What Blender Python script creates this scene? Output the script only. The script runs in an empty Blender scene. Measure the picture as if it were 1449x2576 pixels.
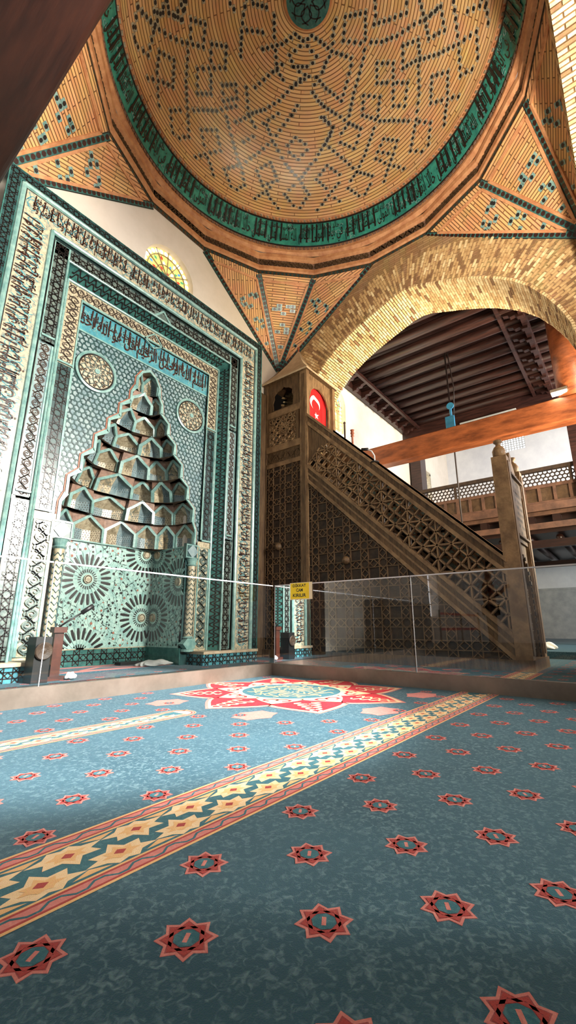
import bpy, bmesh, math, random
from math import sin, cos, pi, radians, hypot, atan2, sqrt, tan, floor
from mathutils import Vector, Matrix
from mathutils.geometry import tessellate_polygon
random.seed(7)
SC = bpy.context.scene
COL = SC.collection

# ------------------------------------------------------------------ camera
FPX, IW, IH = 1095.0, 1449.0, 2576.0
PITCH = math.atan(287 / FPX)
YAW = math.atan(1443.5 / hypot(FPX, 287))
CAMH = 0.57
cam = bpy.data.objects.new('camera', bpy.data.cameras.new('camera'))
COL.objects.link(cam)
cam.location = (0, 0, CAMH)
cam.rotation_euler = (pi / 2 + PITCH, 0, -YAW)
cam.data.sensor_fit = 'HORIZONTAL'
cam.data.sensor_width = 36
cam.data.lens = FPX * 36 / IW
cam.data.clip_start = 0.02
cam.data.clip_end = 200
SC.camera = cam

# ------------------------------------------------------------------ light and exposure
SC.view_settings.view_transform = 'Standard'
SC.view_settings.look = 'None'
SC.view_settings.gamma = 1
SC.view_settings.use_curve_mapping = False
SC.view_settings.exposure = 0.55
W = bpy.data.worlds.new('daylight_haze')
SC.world = W
W.use_nodes = True
W.node_tree.nodes['Background'].inputs[0].default_value = (1.0, 0.95, 0.88, 1)
W.node_tree.nodes['Background'].inputs[1].default_value = 0.30


def aim(o, tgt):
    d = Vector(tgt) - o.location
    o.rotation_euler = d.to_track_quat('-Z', 'Y').to_euler()


def area(name, loc, tgt, size, power, col, spread=180, size_y=None):
    l = bpy.data.lights.new(name, 'AREA')
    l.energy = power
    l.color = col
    l.size = size
    if size_y:
        l.shape = 'RECTANGLE'
        l.size_y = size_y
    l.spread = radians(spread)
    o = bpy.data.objects.new(name, l)
    COL.objects.link(o)
    o.location = loc
    aim(o, tgt)
    return o


def spot(name, loc, tgt, ang, power, col, blend=.5, rad=.15):
    l = bpy.data.lights.new(name, 'SPOT')
    l.energy = power
    l.color = col
    l.spot_size = radians(ang)
    l.spot_blend = blend
    l.shadow_soft_size = rad
    o = bpy.data.objects.new(name, l)
    COL.objects.link(o)
    o.location = loc
    aim(o, tgt)
    return o


area('window_daylight_front', (4.9, -5.6, 4.3), (1.6, 5.2, 2.0), 1.5, 230, (1.0, .95, .87), 60)
spot('dome_floodlight', (0.9, -1.6, 1.3), (4.4, 3.4, 9.2), 84, 4100, (1.0, .90, .76), .6, .25)
spot('mihrab_floodlight', (5.9, -2.6, 3.9), (3.2, 5.3, 3.3), 58, 500, (1.0, .97, .90), .7, .2)
spot('carpet_patch_spot', (2.9, -2.2, 6.0), (1.85, 3.55, 0), 32, 7600, (1.0, .98, .96), .35, .15)  # unseen spot, its cone shaped to throw the soft bright patch on the carpet
area('side_hall_low_fill', (15.2, -3.0, 1.9), (18.8, 2.5, 1.4), 1.6, 130, (.96, .98, 1.0))  # added area light, out of view, to brighten the far wall under the gallery
area('left_hall_fill', (-5.0, -2.5, 5.0), (-6.0, 5.7, 1.5), 2.0, 240, (1.0, .98, .96))  # added area light, out of view, so the left wall shows in the glass
area('arch_soffit_fill', (5.0, -3.0, 3.0), (5.6, -.6, 6.8), 1.2, 160, (1.0, .88, .66))  # added warm area light, out of view, to brighten the south arch soffit
area('side_hall_fill', (12.5, -3.2, 5.2), (17.0, 5.0, 4.6), 3.0, 850, (1.0, .98, .96))  # added area light, out of view, to brighten the white side hall walls
area('side_hall_fill', (8.7, -1.9, 2.6), (7.5, 3.0, 6.6), 1.5, 760, (1.0, .84, .58))  # added warm area light, out of view, to brighten the east arch soffit

# ------------------------------------------------------------------ materials


def srgb(r, g, b):
    f = lambda c: ((c / 255 + .055) / 1.055) ** 2.4 if c > 10 else c / 255 / 12.92
    return (f(r), f(g), f(b), 1)


def mat(name, c1, c2=None, rough=.6, scale=6, bump=0, bscale=40, metal=0, spec=.5, stretch=None, detail=4, coat=0):
    m = bpy.data.materials.new(name)
    m.use_nodes = True
    nt = m.node_tree
    b = nt.nodes['Principled BSDF']
    b.inputs['Roughness'].default_value = rough
    b.inputs['Metallic'].default_value = metal
    b.inputs['Specular IOR Level'].default_value = spec
    b.inputs['Coat Weight'].default_value = coat
    b.inputs['Base Color'].default_value = srgb(*c1)
    tc = nt.nodes.new('ShaderNodeTexCoord')
    mp = nt.nodes.new('ShaderNodeMapping')
    nt.links.new(tc.outputs['Object'], mp.inputs[0])
    if stretch:
        mp.inputs['Scale'].default_value = stretch
    if c2:
        n = nt.nodes.new('ShaderNodeTexNoise')
        n.inputs['Scale'].default_value = scale
        n.inputs['Detail'].default_value = detail
        n.inputs['Roughness'].default_value = .65
        nt.links.new(mp.outputs[0], n.inputs[0])
        r = nt.nodes.new('ShaderNodeValToRGB')
        r.color_ramp.elements[0].position = .36
        r.color_ramp.elements[1].position = .64
        r.color_ramp.elements[0].color = srgb(*c1)
        r.color_ramp.elements[1].color = srgb(*c2)
        nt.links.new(n.outputs[0], r.inputs[0])
        nt.links.new(r.outputs[0], b.inputs['Base Color'])
    if bump:
        n2 = nt.nodes.new('ShaderNodeTexNoise')
        n2.inputs['Scale'].default_value = bscale
        n2.inputs['Detail'].default_value = 3
        nt.links.new(mp.outputs[0], n2.inputs[0])
        bp = nt.nodes.new('ShaderNodeBump')
        bp.inputs['Strength'].default_value = bump
        bp.inputs['Distance'].default_value = .01
        nt.links.new(n2.outputs[0], bp.inputs['Height'])
        nt.links.new(bp.outputs[0], b.inputs['Normal'])
    return m


def brick_mat(name, c1, c2, cm, w=.21, h=.045, rough=.5, mortar=.010, bump=.6, spec=.5, ns=3):
    m = mat(name, c1, None, rough, spec=spec)
    nt = m.node_tree
    b = nt.nodes['Principled BSDF']
    uv = nt.nodes.new('ShaderNodeUVMap')
    br = nt.nodes.new('ShaderNodeTexBrick')
    br.inputs['Scale'].default_value = 1
    br.inputs['Brick Width'].default_value = w
    br.inputs['Row Height'].default_value = h
    br.inputs['Mortar Size'].default_value = mortar
    br.inputs['Mortar Smooth'].default_value = .5
    br.inputs['Color1'].default_value = srgb(*c1)
    br.inputs['Color2'].default_value = srgb(*c2)
    br.inputs['Mortar'].default_value = srgb(*cm)
    nt.links.new(uv.outputs[0], br.inputs['Vector'])
    n = nt.nodes.new('ShaderNodeTexNoise')
    n.inputs['Scale'].default_value = ns
    n.inputs['Detail'].default_value = 5
    nt.links.new(uv.outputs[0], n.inputs[0])
    mx = nt.nodes.new('ShaderNodeMix')
    mx.data_type = 'RGBA'
    mx.blend_type = 'OVERLAY'
    mx.inputs[0].default_value = .3
    nt.links.new(br.outputs['Color'], mx.inputs[6])
    nt.links.new(n.outputs[1], mx.inputs[7])
    nt.links.new(mx.outputs[2], b.inputs['Base Color'])
    bp = nt.nodes.new('ShaderNodeBump')
    bp.inputs['Strength'].default_value = bump
    bp.inputs['Distance'].default_value = .012
    bp.invert = True
    nt.links.new(br.outputs['Fac'], bp.inputs['Height'])
    nt.links.new(bp.outputs[0], b.inputs['Normal'])
    return m


def emis(name, col, s):
    m = bpy.data.materials.new(name)
    m.use_nodes = True
    nt = m.node_tree
    b = nt.nodes['Principled BSDF']
    b.inputs['Base Color'].default_value = srgb(*col)
    b.inputs['Emission Color'].default_value = srgb(*col)
    b.inputs['Emission Strength'].default_value = s
    return m


M = {}
M['dome'] = brick_mat('dome_brick', (224, 180, 126), (204, 154, 102), (132, 92, 58), w=1.1, h=.058, rough=.34, mortar=.008, bump=1.0)
M['tribrick'] = brick_mat('vault_brick', (222, 172, 116), (198, 146, 94), (112, 76, 46), w=.55, h=.05, rough=.55, mortar=.009)
M['wallbrick'] = brick_mat('wall_brick', (168, 136, 94), (144, 110, 72), (124, 96, 64), w=.24, h=.05, rough=.8, mortar=.006, bump=.5)
M['orange'] = mat('fired_clay', (206, 150, 104), (176, 116, 76), .55, 7, .3, 60)
M['brickA'] = mat('arch_brick_pale', (234, 212, 164), (200, 168, 118), .7, 9, .4, 90)
M['brickB'] = mat('arch_brick_buff', (208, 176, 124), (178, 140, 92), .7, 9, .4, 90)
M['brickC'] = mat('arch_brick_dark', (146, 112, 74), (116, 84, 56), .75, 9, .4, 90)
M['mortar'] = mat('arch_mortar', (112, 86, 56), (90, 66, 42), .9, 12)
M['teal'] = mat('turquoise_glaze', (66, 114, 106), (42, 84, 82), .25, 10, .1, 60)
M['tealL'] = mat('pale_turquoise_glaze', (134, 166, 158), (96, 134, 130), .28, 12, .1, 50)
M['tealD'] = mat('deep_turquoise_glaze', (46, 78, 76), (32, 58, 60), .3, 10)
M['dark'] = mat('manganese_glaze', (22, 24, 26), (38, 30, 26), .3, 30)
M['maroon'] = mat('aubergine_glaze', (58, 26, 18), (30, 16, 14), .35, 30)
M['rust'] = mat('rust_line', (158, 92, 64), (118, 66, 46), .5, 20)
M['nicheT'] = mat('lightened_niche_glaze', (170, 198, 188), (130, 168, 162), .3, 10, .1, 50)  # turquoise lightened in colour to offset the shading inside the niche
M['roof'] = mat('lightened_roof_board', (200, 178, 146), (172, 148, 118), .6, 5)  # board colour lightened to make up for weak light on the roof
M['cream'] = mat('cream_mosaic_ground', (206, 186, 150), (100, 118, 116), .24, 20, .3, 80, detail=8)
M['greyT'] = mat('grey_turquoise_mosaic', (136, 152, 152), (96, 120, 126), .28, 7, .15, 60)
M['greyD'] = mat('dull_green_mosaic', (104, 116, 108), (64, 80, 78), .3, 14, .15, 60)
M['blueT'] = mat('azure_glaze', (84, 150, 158), (60, 118, 132), .25, 12)
M['sand'] = mat('sand_tile', (182, 172, 146), (140, 128, 104), .4, 25)
M['pink'] = mat('rose_brick', (142, 112, 94), (104, 78, 64), .6, 14)
M['stone'] = mat('pale_stone', (190, 172, 146), (156, 138, 114), .5, 8)
M['white'] = mat('white_plaster', (226, 216, 204), (216, 206, 192), .9, 2, .15, 25)
M['whiteC'] = mat('cool_white_plaster', (226, 226, 226), (214, 214, 216), .9, 2, .15, 25)
M['greyW'] = mat('grey_lime_plaster', (176, 176, 172), (150, 152, 150), .9, 3)
WS = (7, 7, .7)
M['wood'] = mat('aged_walnut', (112, 86, 56), (74, 52, 32), .55, 5, .5, 30, stretch=(5, 5, .8))
M['woodL'] = mat('aged_walnut_pale', (150, 119, 84), (106, 80, 54), .5, 5, .5, 30, stretch=(4, .9, .9))
M['infill'] = mat('faded_painted_board', (60, 44, 32), (96, 128, 122), .7, 5, detail=6)
M['woodP'] = mat('panel_rib_walnut', (92, 70, 48), (64, 46, 30), .5, 6, .4, 40)
M['woodD'] = mat('aged_walnut_dark', (66, 48, 32), (40, 28, 20), .6, 7, .4, 40)
M['woodR'] = mat('varnished_pine', (150, 84, 48), (98, 50, 26), .35, 2.4, .2, 20, stretch=(3, .8, 3), detail=7)
M['woodB'] = mat('dark_ceiling_timber', (62, 36, 30), (34, 20, 17), .32, 4, .2, 20, stretch=(5, .5, 5))
M['woodG'] = mat('gallery_timber', (106, 74, 56), (76, 52, 40), .55, 4, .2, 20)
M['woodK'] = mat('near_black_timber', (44, 22, 15), (26, 12, 9), .35, 3, .2, 20, stretch=(4, .5, 4))
M['black'] = mat('black_plastic', (14, 14, 15), None, .45)
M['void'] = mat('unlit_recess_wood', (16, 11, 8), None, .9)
M['alu'] = mat('brushed_barrier_metal', (124, 112, 102), (104, 94, 84), .42, 3, .05, 60, metal=.35)
M['chrome'] = mat('polished_metal', (200, 200, 200), None, .15, metal=1)
M['red'] = mat('flag_red', (214, 22, 28), (192, 14, 20), .7, 6)
M['flagwhite'] = mat('flag_white', (240, 238, 232), None, .7)
M['yellow'] = mat('yellow_paper', (240, 218, 40), (232, 204, 30), .6, 6)
M['paper'] = mat('pale_paper', (226, 216, 180), None, .6)
M['bluep'] = mat('sky_blue_paint', (60, 150, 190), (44, 130, 172), .5, 8)
M['knot'] = mat('iron_rod', (38, 26, 22), None, .5)
M['lamp'] = emis('lit_lamp', (255, 246, 226), 14)
M['wglow'] = emis('window_daylight_pane', (252, 252, 255), 3.2)
for nm, c, s in (('gY', (244, 214, 120), .55), ('gR', (200, 70, 50), .4), ('gG', (80, 170, 120), .45), ('gB', (90, 160, 210), .5), ('gW', (255, 252, 244), 1.1)):
    M[nm] = emis('stained_glass_' + nm, c, s)

# carpet ground: mottled pile
def carpet_mat(name, a, b, c):
    m = mat(name, a, None, .95, spec=.1)
    nt = m.node_tree
    bs = nt.nodes['Principled BSDF']
    bs.inputs['Sheen Weight'].default_value = .06; bs.inputs['Sheen Roughness'].default_value = .5
    tc = nt.nodes.new('ShaderNodeTexCoord')
    n1 = nt.nodes.new('ShaderNodeTexNoise'); n1.inputs['Scale'].default_value = 60; n1.inputs['Detail'].default_value = 6
    n1.inputs['Distortion'].default_value = .9
    n2 = nt.nodes.new('ShaderNodeTexNoise'); n2.inputs['Scale'].default_value = 2.0
    n3 = nt.nodes.new('ShaderNodeTexNoise'); n3.inputs['Scale'].default_value = 420
    for n in (n1, n2, n3):
        nt.links.new(tc.outputs['Object'], n.inputs[0])
    r = nt.nodes.new('ShaderNodeValToRGB')
    r.color_ramp.elements[0].position = .48; r.color_ramp.elements[0].color = srgb(*a)
    r.color_ramp.elements[1].position = .74; r.color_ramp.elements[1].color = srgb(*b)
    nt.links.new(n1.outputs[0], r.inputs[0])
    mx = nt.nodes.new('ShaderNodeMix'); mx.data_type = 'RGBA'
    nt.links.new(n2.outputs[0], mx.inputs[0])
    nt.links.new(r.outputs[0], mx.inputs[6])
    mx.inputs[7].default_value = srgb(*c)
    mr = nt.nodes.new('ShaderNodeMix'); mr.data_type = 'RGBA'; mr.blend_type = 'OVERLAY'; mr.inputs[0].default_value = .25
    nt.links.new(mx.outputs[2], mr.inputs[6]); nt.links.new(n3.outputs[1], mr.inputs[7])
    nt.links.new(mr.outputs[2], bs.inputs['Base Color'])
    bp = nt.nodes.new('ShaderNodeBump'); bp.inputs['Strength'].default_value = .5; bp.inputs['Distance'].default_value = .004
    nt.links.new(n3.outputs[0], bp.inputs['Height']); nt.links.new(bp.outputs[0], bs.inputs['Normal'])
    return m


M['carpet'] = carpet_mat('carpet_blue_pile', (34, 64, 76), (106, 130, 136), (56, 88, 100))
M['c_red'] = carpet_mat('carpet_brick_red_pile', (134, 62, 62), (158, 92, 88), (132, 70, 70))
M['c_crim'] = carpet_mat('carpet_crimson_pile', (176, 16, 32), (206, 60, 66), (180, 26, 40))
M['c_pink'] = carpet_mat('carpet_rose_pile', (178, 104, 96), (206, 140, 128), (180, 110, 102))
M['c_cream'] = carpet_mat('carpet_cream_pile', (208, 182, 144), (220, 202, 172), (202, 170, 126))
M['c_gold'] = carpet_mat('carpet_gold_pile', (204, 162, 110), (216, 180, 132), (196, 152, 100))
M['c_teal'] = carpet_mat('carpet_slate_pile', (38, 82, 92), (84, 120, 126), (46, 92, 100))
M['c_maroon'] = carpet_mat('carpet_maroon_pile', (148, 56, 52), (160, 74, 66), (144, 54, 50))

# glass
gm = bpy.data.materials.new('clear_glass'); gm.use_nodes = True
nt = gm.node_tree; nt.nodes.clear()
o_ = nt.nodes.new('ShaderNodeOutputMaterial'); t_ = nt.nodes.new('ShaderNodeBsdfTransparent'); g_ = nt.nodes.new('ShaderNodeBsdfGlossy')
t_.inputs[0].default_value = (.93, .96, .95, 1); g_.inputs['Roughness'].default_value = .0
f_ = nt.nodes.new('ShaderNodeFresnel'); f_.inputs[0].default_value = 1.68
mm = nt.nodes.new('ShaderNodeMixShader'); nt.links.new(f_.outputs[0], mm.inputs[0]); nt.links.new(t_.outputs[0], mm.inputs[1]); nt.links.new(g_.outputs[0], mm.inputs[2]); nt.links.new(mm.outputs[0], o_.inputs[0])
M['glass'] = gm
M['gedge'] = mat('glass_edge', (196, 200, 204), None, .2)

# ------------------------------------------------------------------ mesh builder


class MB:
    def __init__(s):
        s.v = []; s.f = []; s.m = []; s.uv = {}

    def V(s, p):
        s.v.append(tuple(p)); return len(s.v) - 1

    def face(s, pts, mi=0, uv=None):
        i0 = len(s.v)
        s.v.extend(tuple(p) for p in pts)
        s.f.append(tuple(range(i0, i0 + len(pts)))); s.m.append(mi)
        if uv:
            s.uv[len(s.f) - 1] = uv

    def idx(s, ids, mi=0, uv=None):
        s.f.append(tuple(ids)); s.m.append(mi)
        if uv:
            s.uv[len(s.f) - 1] = uv

    def frame(s, c, ax, ay, az, mi=0):
        """box from centre and three half-axis vectors"""
        c = Vector(c); ax = Vector(ax); ay = Vector(ay); az = Vector(az)
        p = [c + ax * i + ay * j + az * k for k in (-1, 1) for j in (-1, 1) for i in (-1, 1)]
        i0 = len(s.v); s.v.extend(tuple(q) for q in p)
        if ax.cross(ay).dot(az) < 0:
            fs = ((0, 1, 3, 2), (4, 6, 7, 5), (0, 4, 5, 1), (2, 3, 7, 6), (0, 2, 6, 4), (1, 5, 7, 3))
        else:
            fs = ((0, 2, 3, 1), (4, 5, 7, 6), (0, 1, 5, 4), (2, 6, 7, 3), (0, 4, 6, 2), (1, 3, 7, 5))
        for f in fs:
            s.f.append(tuple(i0 + a for a in f)); s.m.append(mi)

    def box(s, x0, x1, y0, y1, z0, z1, mi=0):
        s.frame(((x0 + x1) / 2, (y0 + y1) / 2, (z0 + z1) / 2), ((x1 - x0) / 2, 0, 0), (0, (y1 - y0) / 2, 0), (0, 0, (z1 - z0) / 2), mi)

    def bar(s, a, b, w, h, up=(0, 0, 1), mi=0):
        a = Vector(a); b = Vector(b); d = b - a; L = d.length
        if L < 1e-6: return
        d /= L; u = Vector(up); sd = d.cross(u)
        if sd.length < 1e-5: sd = d.cross(Vector((1, 0, 0)))
        sd.normalize(); u = sd.cross(d).normalized()
        s.frame((a + b) / 2, d * (L / 2), sd * (w / 2), u * (h / 2), mi)

    def tube(s, pts, r, n=8, mi=0, caps=True):
        pts = [Vector(p) for p in pts]; rings = []
        rr = r if isinstance(r, (list, tuple)) else [r] * len(pts)
        ref = None
        for i, p in enumerate(pts):
            d = (pts[min(i + 1, len(pts) - 1)] - pts[max(i - 1, 0)]).normalized()
            if ref is None:
                ref = Vector((0, 0, 1)) if abs(d.z) < .9 else Vector((1, 0, 0))
            a = d.cross(ref).normalized(); b = d.cross(a).normalized(); ref = -b if False else ref
            rings.append([s.V(p + (a * cos(2 * pi * k / n) + b * sin(2 * pi * k / n)) * rr[i]) for k in range(n)])
        for i in range(len(rings) - 1):
            for k in range(n):
                s.idx((rings[i][k], rings[i + 1][k], rings[i + 1][(k + 1) % n], rings[i][(k + 1) % n]), mi)
        if caps:
            s.idx(rings[0], mi); s.idx(list(reversed(rings[-1])), mi)

    def lathe(s, prof, c, n=16, mi=0, axis=None, a0=0, a1=2 * pi):
        """prof = [(r,z)...] around vertical axis at c; axis=(ux,uy,uz) basis optional"""
        c = Vector(c); ux, uy, uz = axis or (Vector((1, 0, 0)), Vector((0, 1, 0)), Vector((0, 0, 1)))
        full = abs(a1 - a0 - 2 * pi) < 1e-6
        m = n if full else n + 1
        rings = [[s.V(c + (ux * cos(a0 + (a1 - a0) * k / n) + uy * sin(a0 + (a1 - a0) * k / n)) * r + uz * z) for k in range(m)] for r, z in prof]
        for i in range(len(rings) - 1):
            for k in range(n):
                k2 = (k + 1) % m
                s.idx((rings[i][k], rings[i][k2], rings[i + 1][k2], rings[i + 1][k]), mi)

    def poly(s, pts3, mi=0, thick=None):
        """planar polygon (maybe concave); thick = offset vector for a slab"""
        P = [Vector(p) for p in pts3]
        tr = tessellate_polygon([P])
        i0 = len(s.v); s.v.extend(tuple(p) for p in P)
        for t in tr: s.f.append((i0 + t[0], i0 + t[1], i0 + t[2])); s.m.append(mi)
        if thick is not None:
            T = Vector(thick); j0 = len(s.v); s.v.extend(tuple(p + T) for p in P)
            for t in tr: s.f.append((j0 + t[2], j0 + t[1], j0 + t[0])); s.m.append(mi)
            n = len(P)
            for k in range(n):
                s.f.append((i0 + k, i0 + (k + 1) % n, j0 + (k + 1) % n, j0 + k)); s.m.append(mi)

    def ribbon(s, pl, F, w, h, mi=0, closed=False, h0=0.0, wf=None):
        """polyline pl in (u,v); F(u,v,n)->xyz ; flat-topped raised line of width w, height h"""
        n = len(pl)
        if n < 2: return
        L = []; R = []
        for i in range(n):
            if closed:
                a = pl[(i - 1) % n]; b = pl[(i + 1) % n]
            else:
                a = pl[max(i - 1, 0)]; b = pl[min(i + 1, n - 1)]
            dx, dy = b[0] - a[0], b[1] - a[1]; l = hypot(dx, dy) or 1e-9
            nx, ny = -dy / l, dx / l
            k = 1.0
            if closed or 0 < i < n - 1:
                p = pl[(i - 1) % n]; q = pl[i]; r = pl[(i + 1) % n]
                d1 = (q[0] - p[0], q[1] - p[1]); l1 = hypot(*d1) or 1e-9
                c = abs((d1[0] * dx + d1[1] * dy) / (l1 * l)); k = min(1 / max(c, .45), 1.8)
            hw = w / 2 * k
            if wf: hw *= wf(i / (n - 1))
            L.append((pl[i][0] + nx * hw, pl[i][1] + ny * hw)); R.append((pl[i][0] - nx * hw, pl[i][1] - ny * hw))
        ids = []
        for i in range(n):
            ids.append((s.V(F(L[i][0], L[i][1], h0)), s.V(F(L[i][0], L[i][1], h)), s.V(F(R[i][0], R[i][1], h)), s.V(F(R[i][0], R[i][1], h0))))
        m = n if closed else n - 1
        for i in range(m):
            a = ids[i]; b = ids[(i + 1) % n]
            s.idx((a[1], b[1], b[2], a[2]), mi)
            s.idx((a[0], b[0], b[1], a[1]), mi)
            s.idx((a[2], b[2], b[3], a[3]), mi)

    def build(s, name, mats, parent=None, smooth=False):
        me = bpy.data.meshes.new(name)
        me.from_pydata(s.v, [], s.f)
        if not isinstance(mats, (list, tuple)): mats = [mats]
        for m in mats: me.materials.append(m if not isinstance(m, str) else M[m])
        me.polygons.foreach_set('material_index', s.m)
        if smooth: me.polygons.foreach_set('use_smooth', [True] * len(s.f))
        uvl = me.uv_layers.new(name='UVMap').data
        vs = me.vertices
        if len(s.f) < 60000:
            for p in me.polygons:
                cu = s.uv.get(p.index)
                if cu:
                    for li, q in zip(p.loop_indices, cu): uvl[li].uv = q
                else:
                    n = p.normal; ax = max(range(3), key=lambda i: abs(n[i])); a, b = ((1, 2), (0, 2), (0, 1))[ax]
                    for li, vi in zip(p.loop_indices, p.vertices):
                        c = vs[vi].co; uvl[li].uv = (c[a], c[b])
        me.update()
        o = bpy.data.objects.new(name, me)
        COL.objects.link(o)
        if parent: o.parent = parent
        return o


def tag(o, label=None, cat=None, group=None, kind=None):
    if label: o['label'] = label
    if cat: o['category'] = cat
    if group: o['group'] = group
    if kind: o['kind'] = kind
    return o


def empty(name, loc=(0, 0, 0), label=None, cat=None, group=None, kind=None):
    o = bpy.data.objects.new(name, None)
    COL.objects.link(o); o.location = loc; o.empty_display_size = .1
    return tag(o, label, cat, group, kind)


def EB(name, loc, *a, **k):
    return empty(name, (0, 0, 0), *a, **k)


def world_part(o, parent):
    """parent at a non-zero place while the mesh is given in world coordinates"""
    o.parent = parent
    o.matrix_parent_inverse = Matrix.Translation(-Vector(parent.location))
    return o


# ------------------------------------------------------------------ flat pattern generators, (u,v) polylines
def clip(pls, ok, step=.02):
    out = []
    for pl in pls:
        cur = []
        for (a, b) in zip(pl[:-1], pl[1:]):
            L = hypot(b[0] - a[0], b[1] - a[1]); n = max(1, int(L / step))
            if all(ok(a[0] + (b[0] - a[0]) * t / n, a[1] + (b[1] - a[1]) * t / n) for t in range(n + 1)):
                if not cur: cur = [a]
                cur.append(b)
            else:
                for t in range(n):
                    p = (a[0] + (b[0] - a[0]) * t / n, a[1] + (b[1] - a[1]) * t / n)
                    q = (a[0] + (b[0] - a[0]) * (t + 1) / n, a[1] + (b[1] - a[1]) * (t + 1) / n)
                    if ok((p[0] + q[0]) / 2, (p[1] + q[1]) / 2):
                        if not cur: cur = [p]
                        cur.append(q)
                    else:
                        if len(cur) > 1: out.append(cur)
                        cur = []
        if len(cur) > 1: out.append(cur)
    return out


def girih(u0, u1, v0, v1, c, rot=22.5):
    pls = []
    nu = max(1, round((u1 - u0) / c)); nv = max(1, round((v1 - v0) / c)); cu = (u1 - u0) / nu; cv = (v1 - v0) / nv
    R = .5412
    for i in range(nu):
        for j in range(nv):
            x = u0 + (i + .5) * cu; y = v0 + (j + .5) * cv
            P = [(x + cu * R * cos(radians(rot + 45 * k)), y + cv * R * sin(radians(rot + 45 * k))) for k in range(8)]
            for k in range(8): pls.append([P[k], P[(k + 3) % 8]])
    return pls


def girih12(u0, u1, v0, v1, c):
    """hexagonal grid of rosettes: hexagon plates in stars"""
    pls = []; h = c * sqrt(3) / 2
    j = 0; v = v0 - h
    while v < v1 + h:
        u = u0 - c + (c / 2 if j % 2 else 0)
        while u < u1 + c:
            P = [(u + c * .5774 * cos(radians(30 + 60 * k)), v + c * .5774 * sin(radians(30 + 60 * k))) for k in range(6)]
            Q = [(u + c * .30 * cos(radians(60 * k)), v + c * .30 * sin(radians(60 * k))) for k in range(6)]
            pls.append(Q + [Q[0]])
            for k in range(6):
                m = ((P[k][0] + P[k - 1][0]) / 2, (P[k][1] + P[k - 1][1]) / 2)
                pls.append([Q[k], m])
                pls.append([P[k], ((Q[k][0] + Q[(k + 1) % 6][0]) / 2, (Q[k][1] + Q[(k + 1) % 6][1]) / 2)])
            u += c
        v += h; j += 1
    return pls


def khatam(u0, u1, v0, v1, c):
    pls = []
    nu = int((u1 - u0) / c) + 1; nv = int((v1 - v0) / c) + 1
    for i in range(nu + 1):
        for j in range(nv + 1):
            x = u0 + i * c; y = v0 + j * c
            pls.append([(x, y), (x + c, y)]); pls.append([(x, y), (x, y + c)])
            pls.append([(x, y), (x + c, y + c)]); pls.append([(x + c, y), (x, y + c)])
            pls.append([(x + c / 2, y), (x + c, y + c / 2), (x + c / 2, y + c), (x, y + c / 2), (x + c / 2, y)])
    return pls


def fret(u0, u1, v0, v1, s):
    """three-armed interlocking wave fret"""
    pls = []; h = s * sqrt(3) / 2; j = 0; v = v0
    while v < v1 + h:
        u = u0 + (s / 2 if j % 2 else 0)
        while u < u1 + s:
            for k in range(3):
                a = radians(90 + 120 * k)
                p1 = (u + .30 * s * cos(a), v + .30 * s * sin(a))
                b = a - radians(60)
                p2 = (p1[0] + .30 * s * cos(b), p1[1] + .30 * s * sin(b))
                p3 = (p2[0] + .2 * s * cos(a), p2[1] + .2 * s * sin(a))
                pls.append([(u, v), p1, p2, p3])
            cx, cy = u + s / 2, v + h / 3
            for k in range(3):
                a = radians(-90 + 120 * k)
                p1 = (cx + .16 * s * cos(a), cy + .16 * s * sin(a))
                b = a - radians(60)
                p2 = (p1[0] + .2 * s * cos(b), p1[1] + .2 * s * sin(b))
                pls.append([(cx, cy), p1, p2])
            u += s
        v += h; j += 1
    return pls


def scroll(u0, u1, v0, v1, vertical=False, p=None):
    """running vine with spirals along the long side"""
    if vertical:
        return [[(b, a) for a, b in pl] for pl in scroll(v0, v1, u0, u1, False, p)]
    pls = []; h = v1 - v0; p = p or h * 1.6; n = max(1, round((u1 - u0) / p)); p = (u1 - u0) / n; vm = (v0 + v1) / 2
    pls.append([(u0 + (u1 - u0) * t / (n * 12), vm + .33 * h * sin(2 * pi * t / 12)) for t in range(n * 12 + 1)])
    pls.append([(u0 + (u1 - u0) * t / (n * 12), vm - .33 * h * sin(2 * pi * t / 12)) for t in range(n * 12 + 1)])
    for i in range(n):
        for sgn, off in ((1, .25), (-1, .75)):
            cx = u0 + (i + off) * p; cy = vm - sgn * .08 * h; pl = []
            for t in range(15):
                a = t * .55; r = .30 * h * (1 - t / 17)
                pl.append((cx + r * cos(a) * sgn * .8, cy + r * sin(a) * sgn))
            pls.append(pl)
            for q in (-1, 1):
                pls.append([(cx + q * .2 * p, vm + sgn * .42 * h), (cx + q * .1 * p, vm + sgn * .2 * h), (cx + q * .22 * p, vm + sgn * .05 * h)])
    return pls


def zigzag(u0, u1, v0, v1, vertical=False, p=None):
    if vertical:
        return [[(b, a) for a, b in pl] for pl in zigzag(v0, v1, u0, u1, False, p)]
    h = v1 - v0; p = p or h * 1.1; n = max(1, round((u1 - u0) / p)); p = (u1 - u0) / n
    out = []
    for o in (.15, .5):
        pl = []
        for i in range(n):
            x = u0 + i * p
            pl += [(x, v0 + h * (o)), (x + .25 * p, v0 + h * o), (x + .5 * p, v0 + h * (o + .38)), (x + .75 * p, v0 + h * (o + .38))]
        out.append(pl)
    return out


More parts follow.
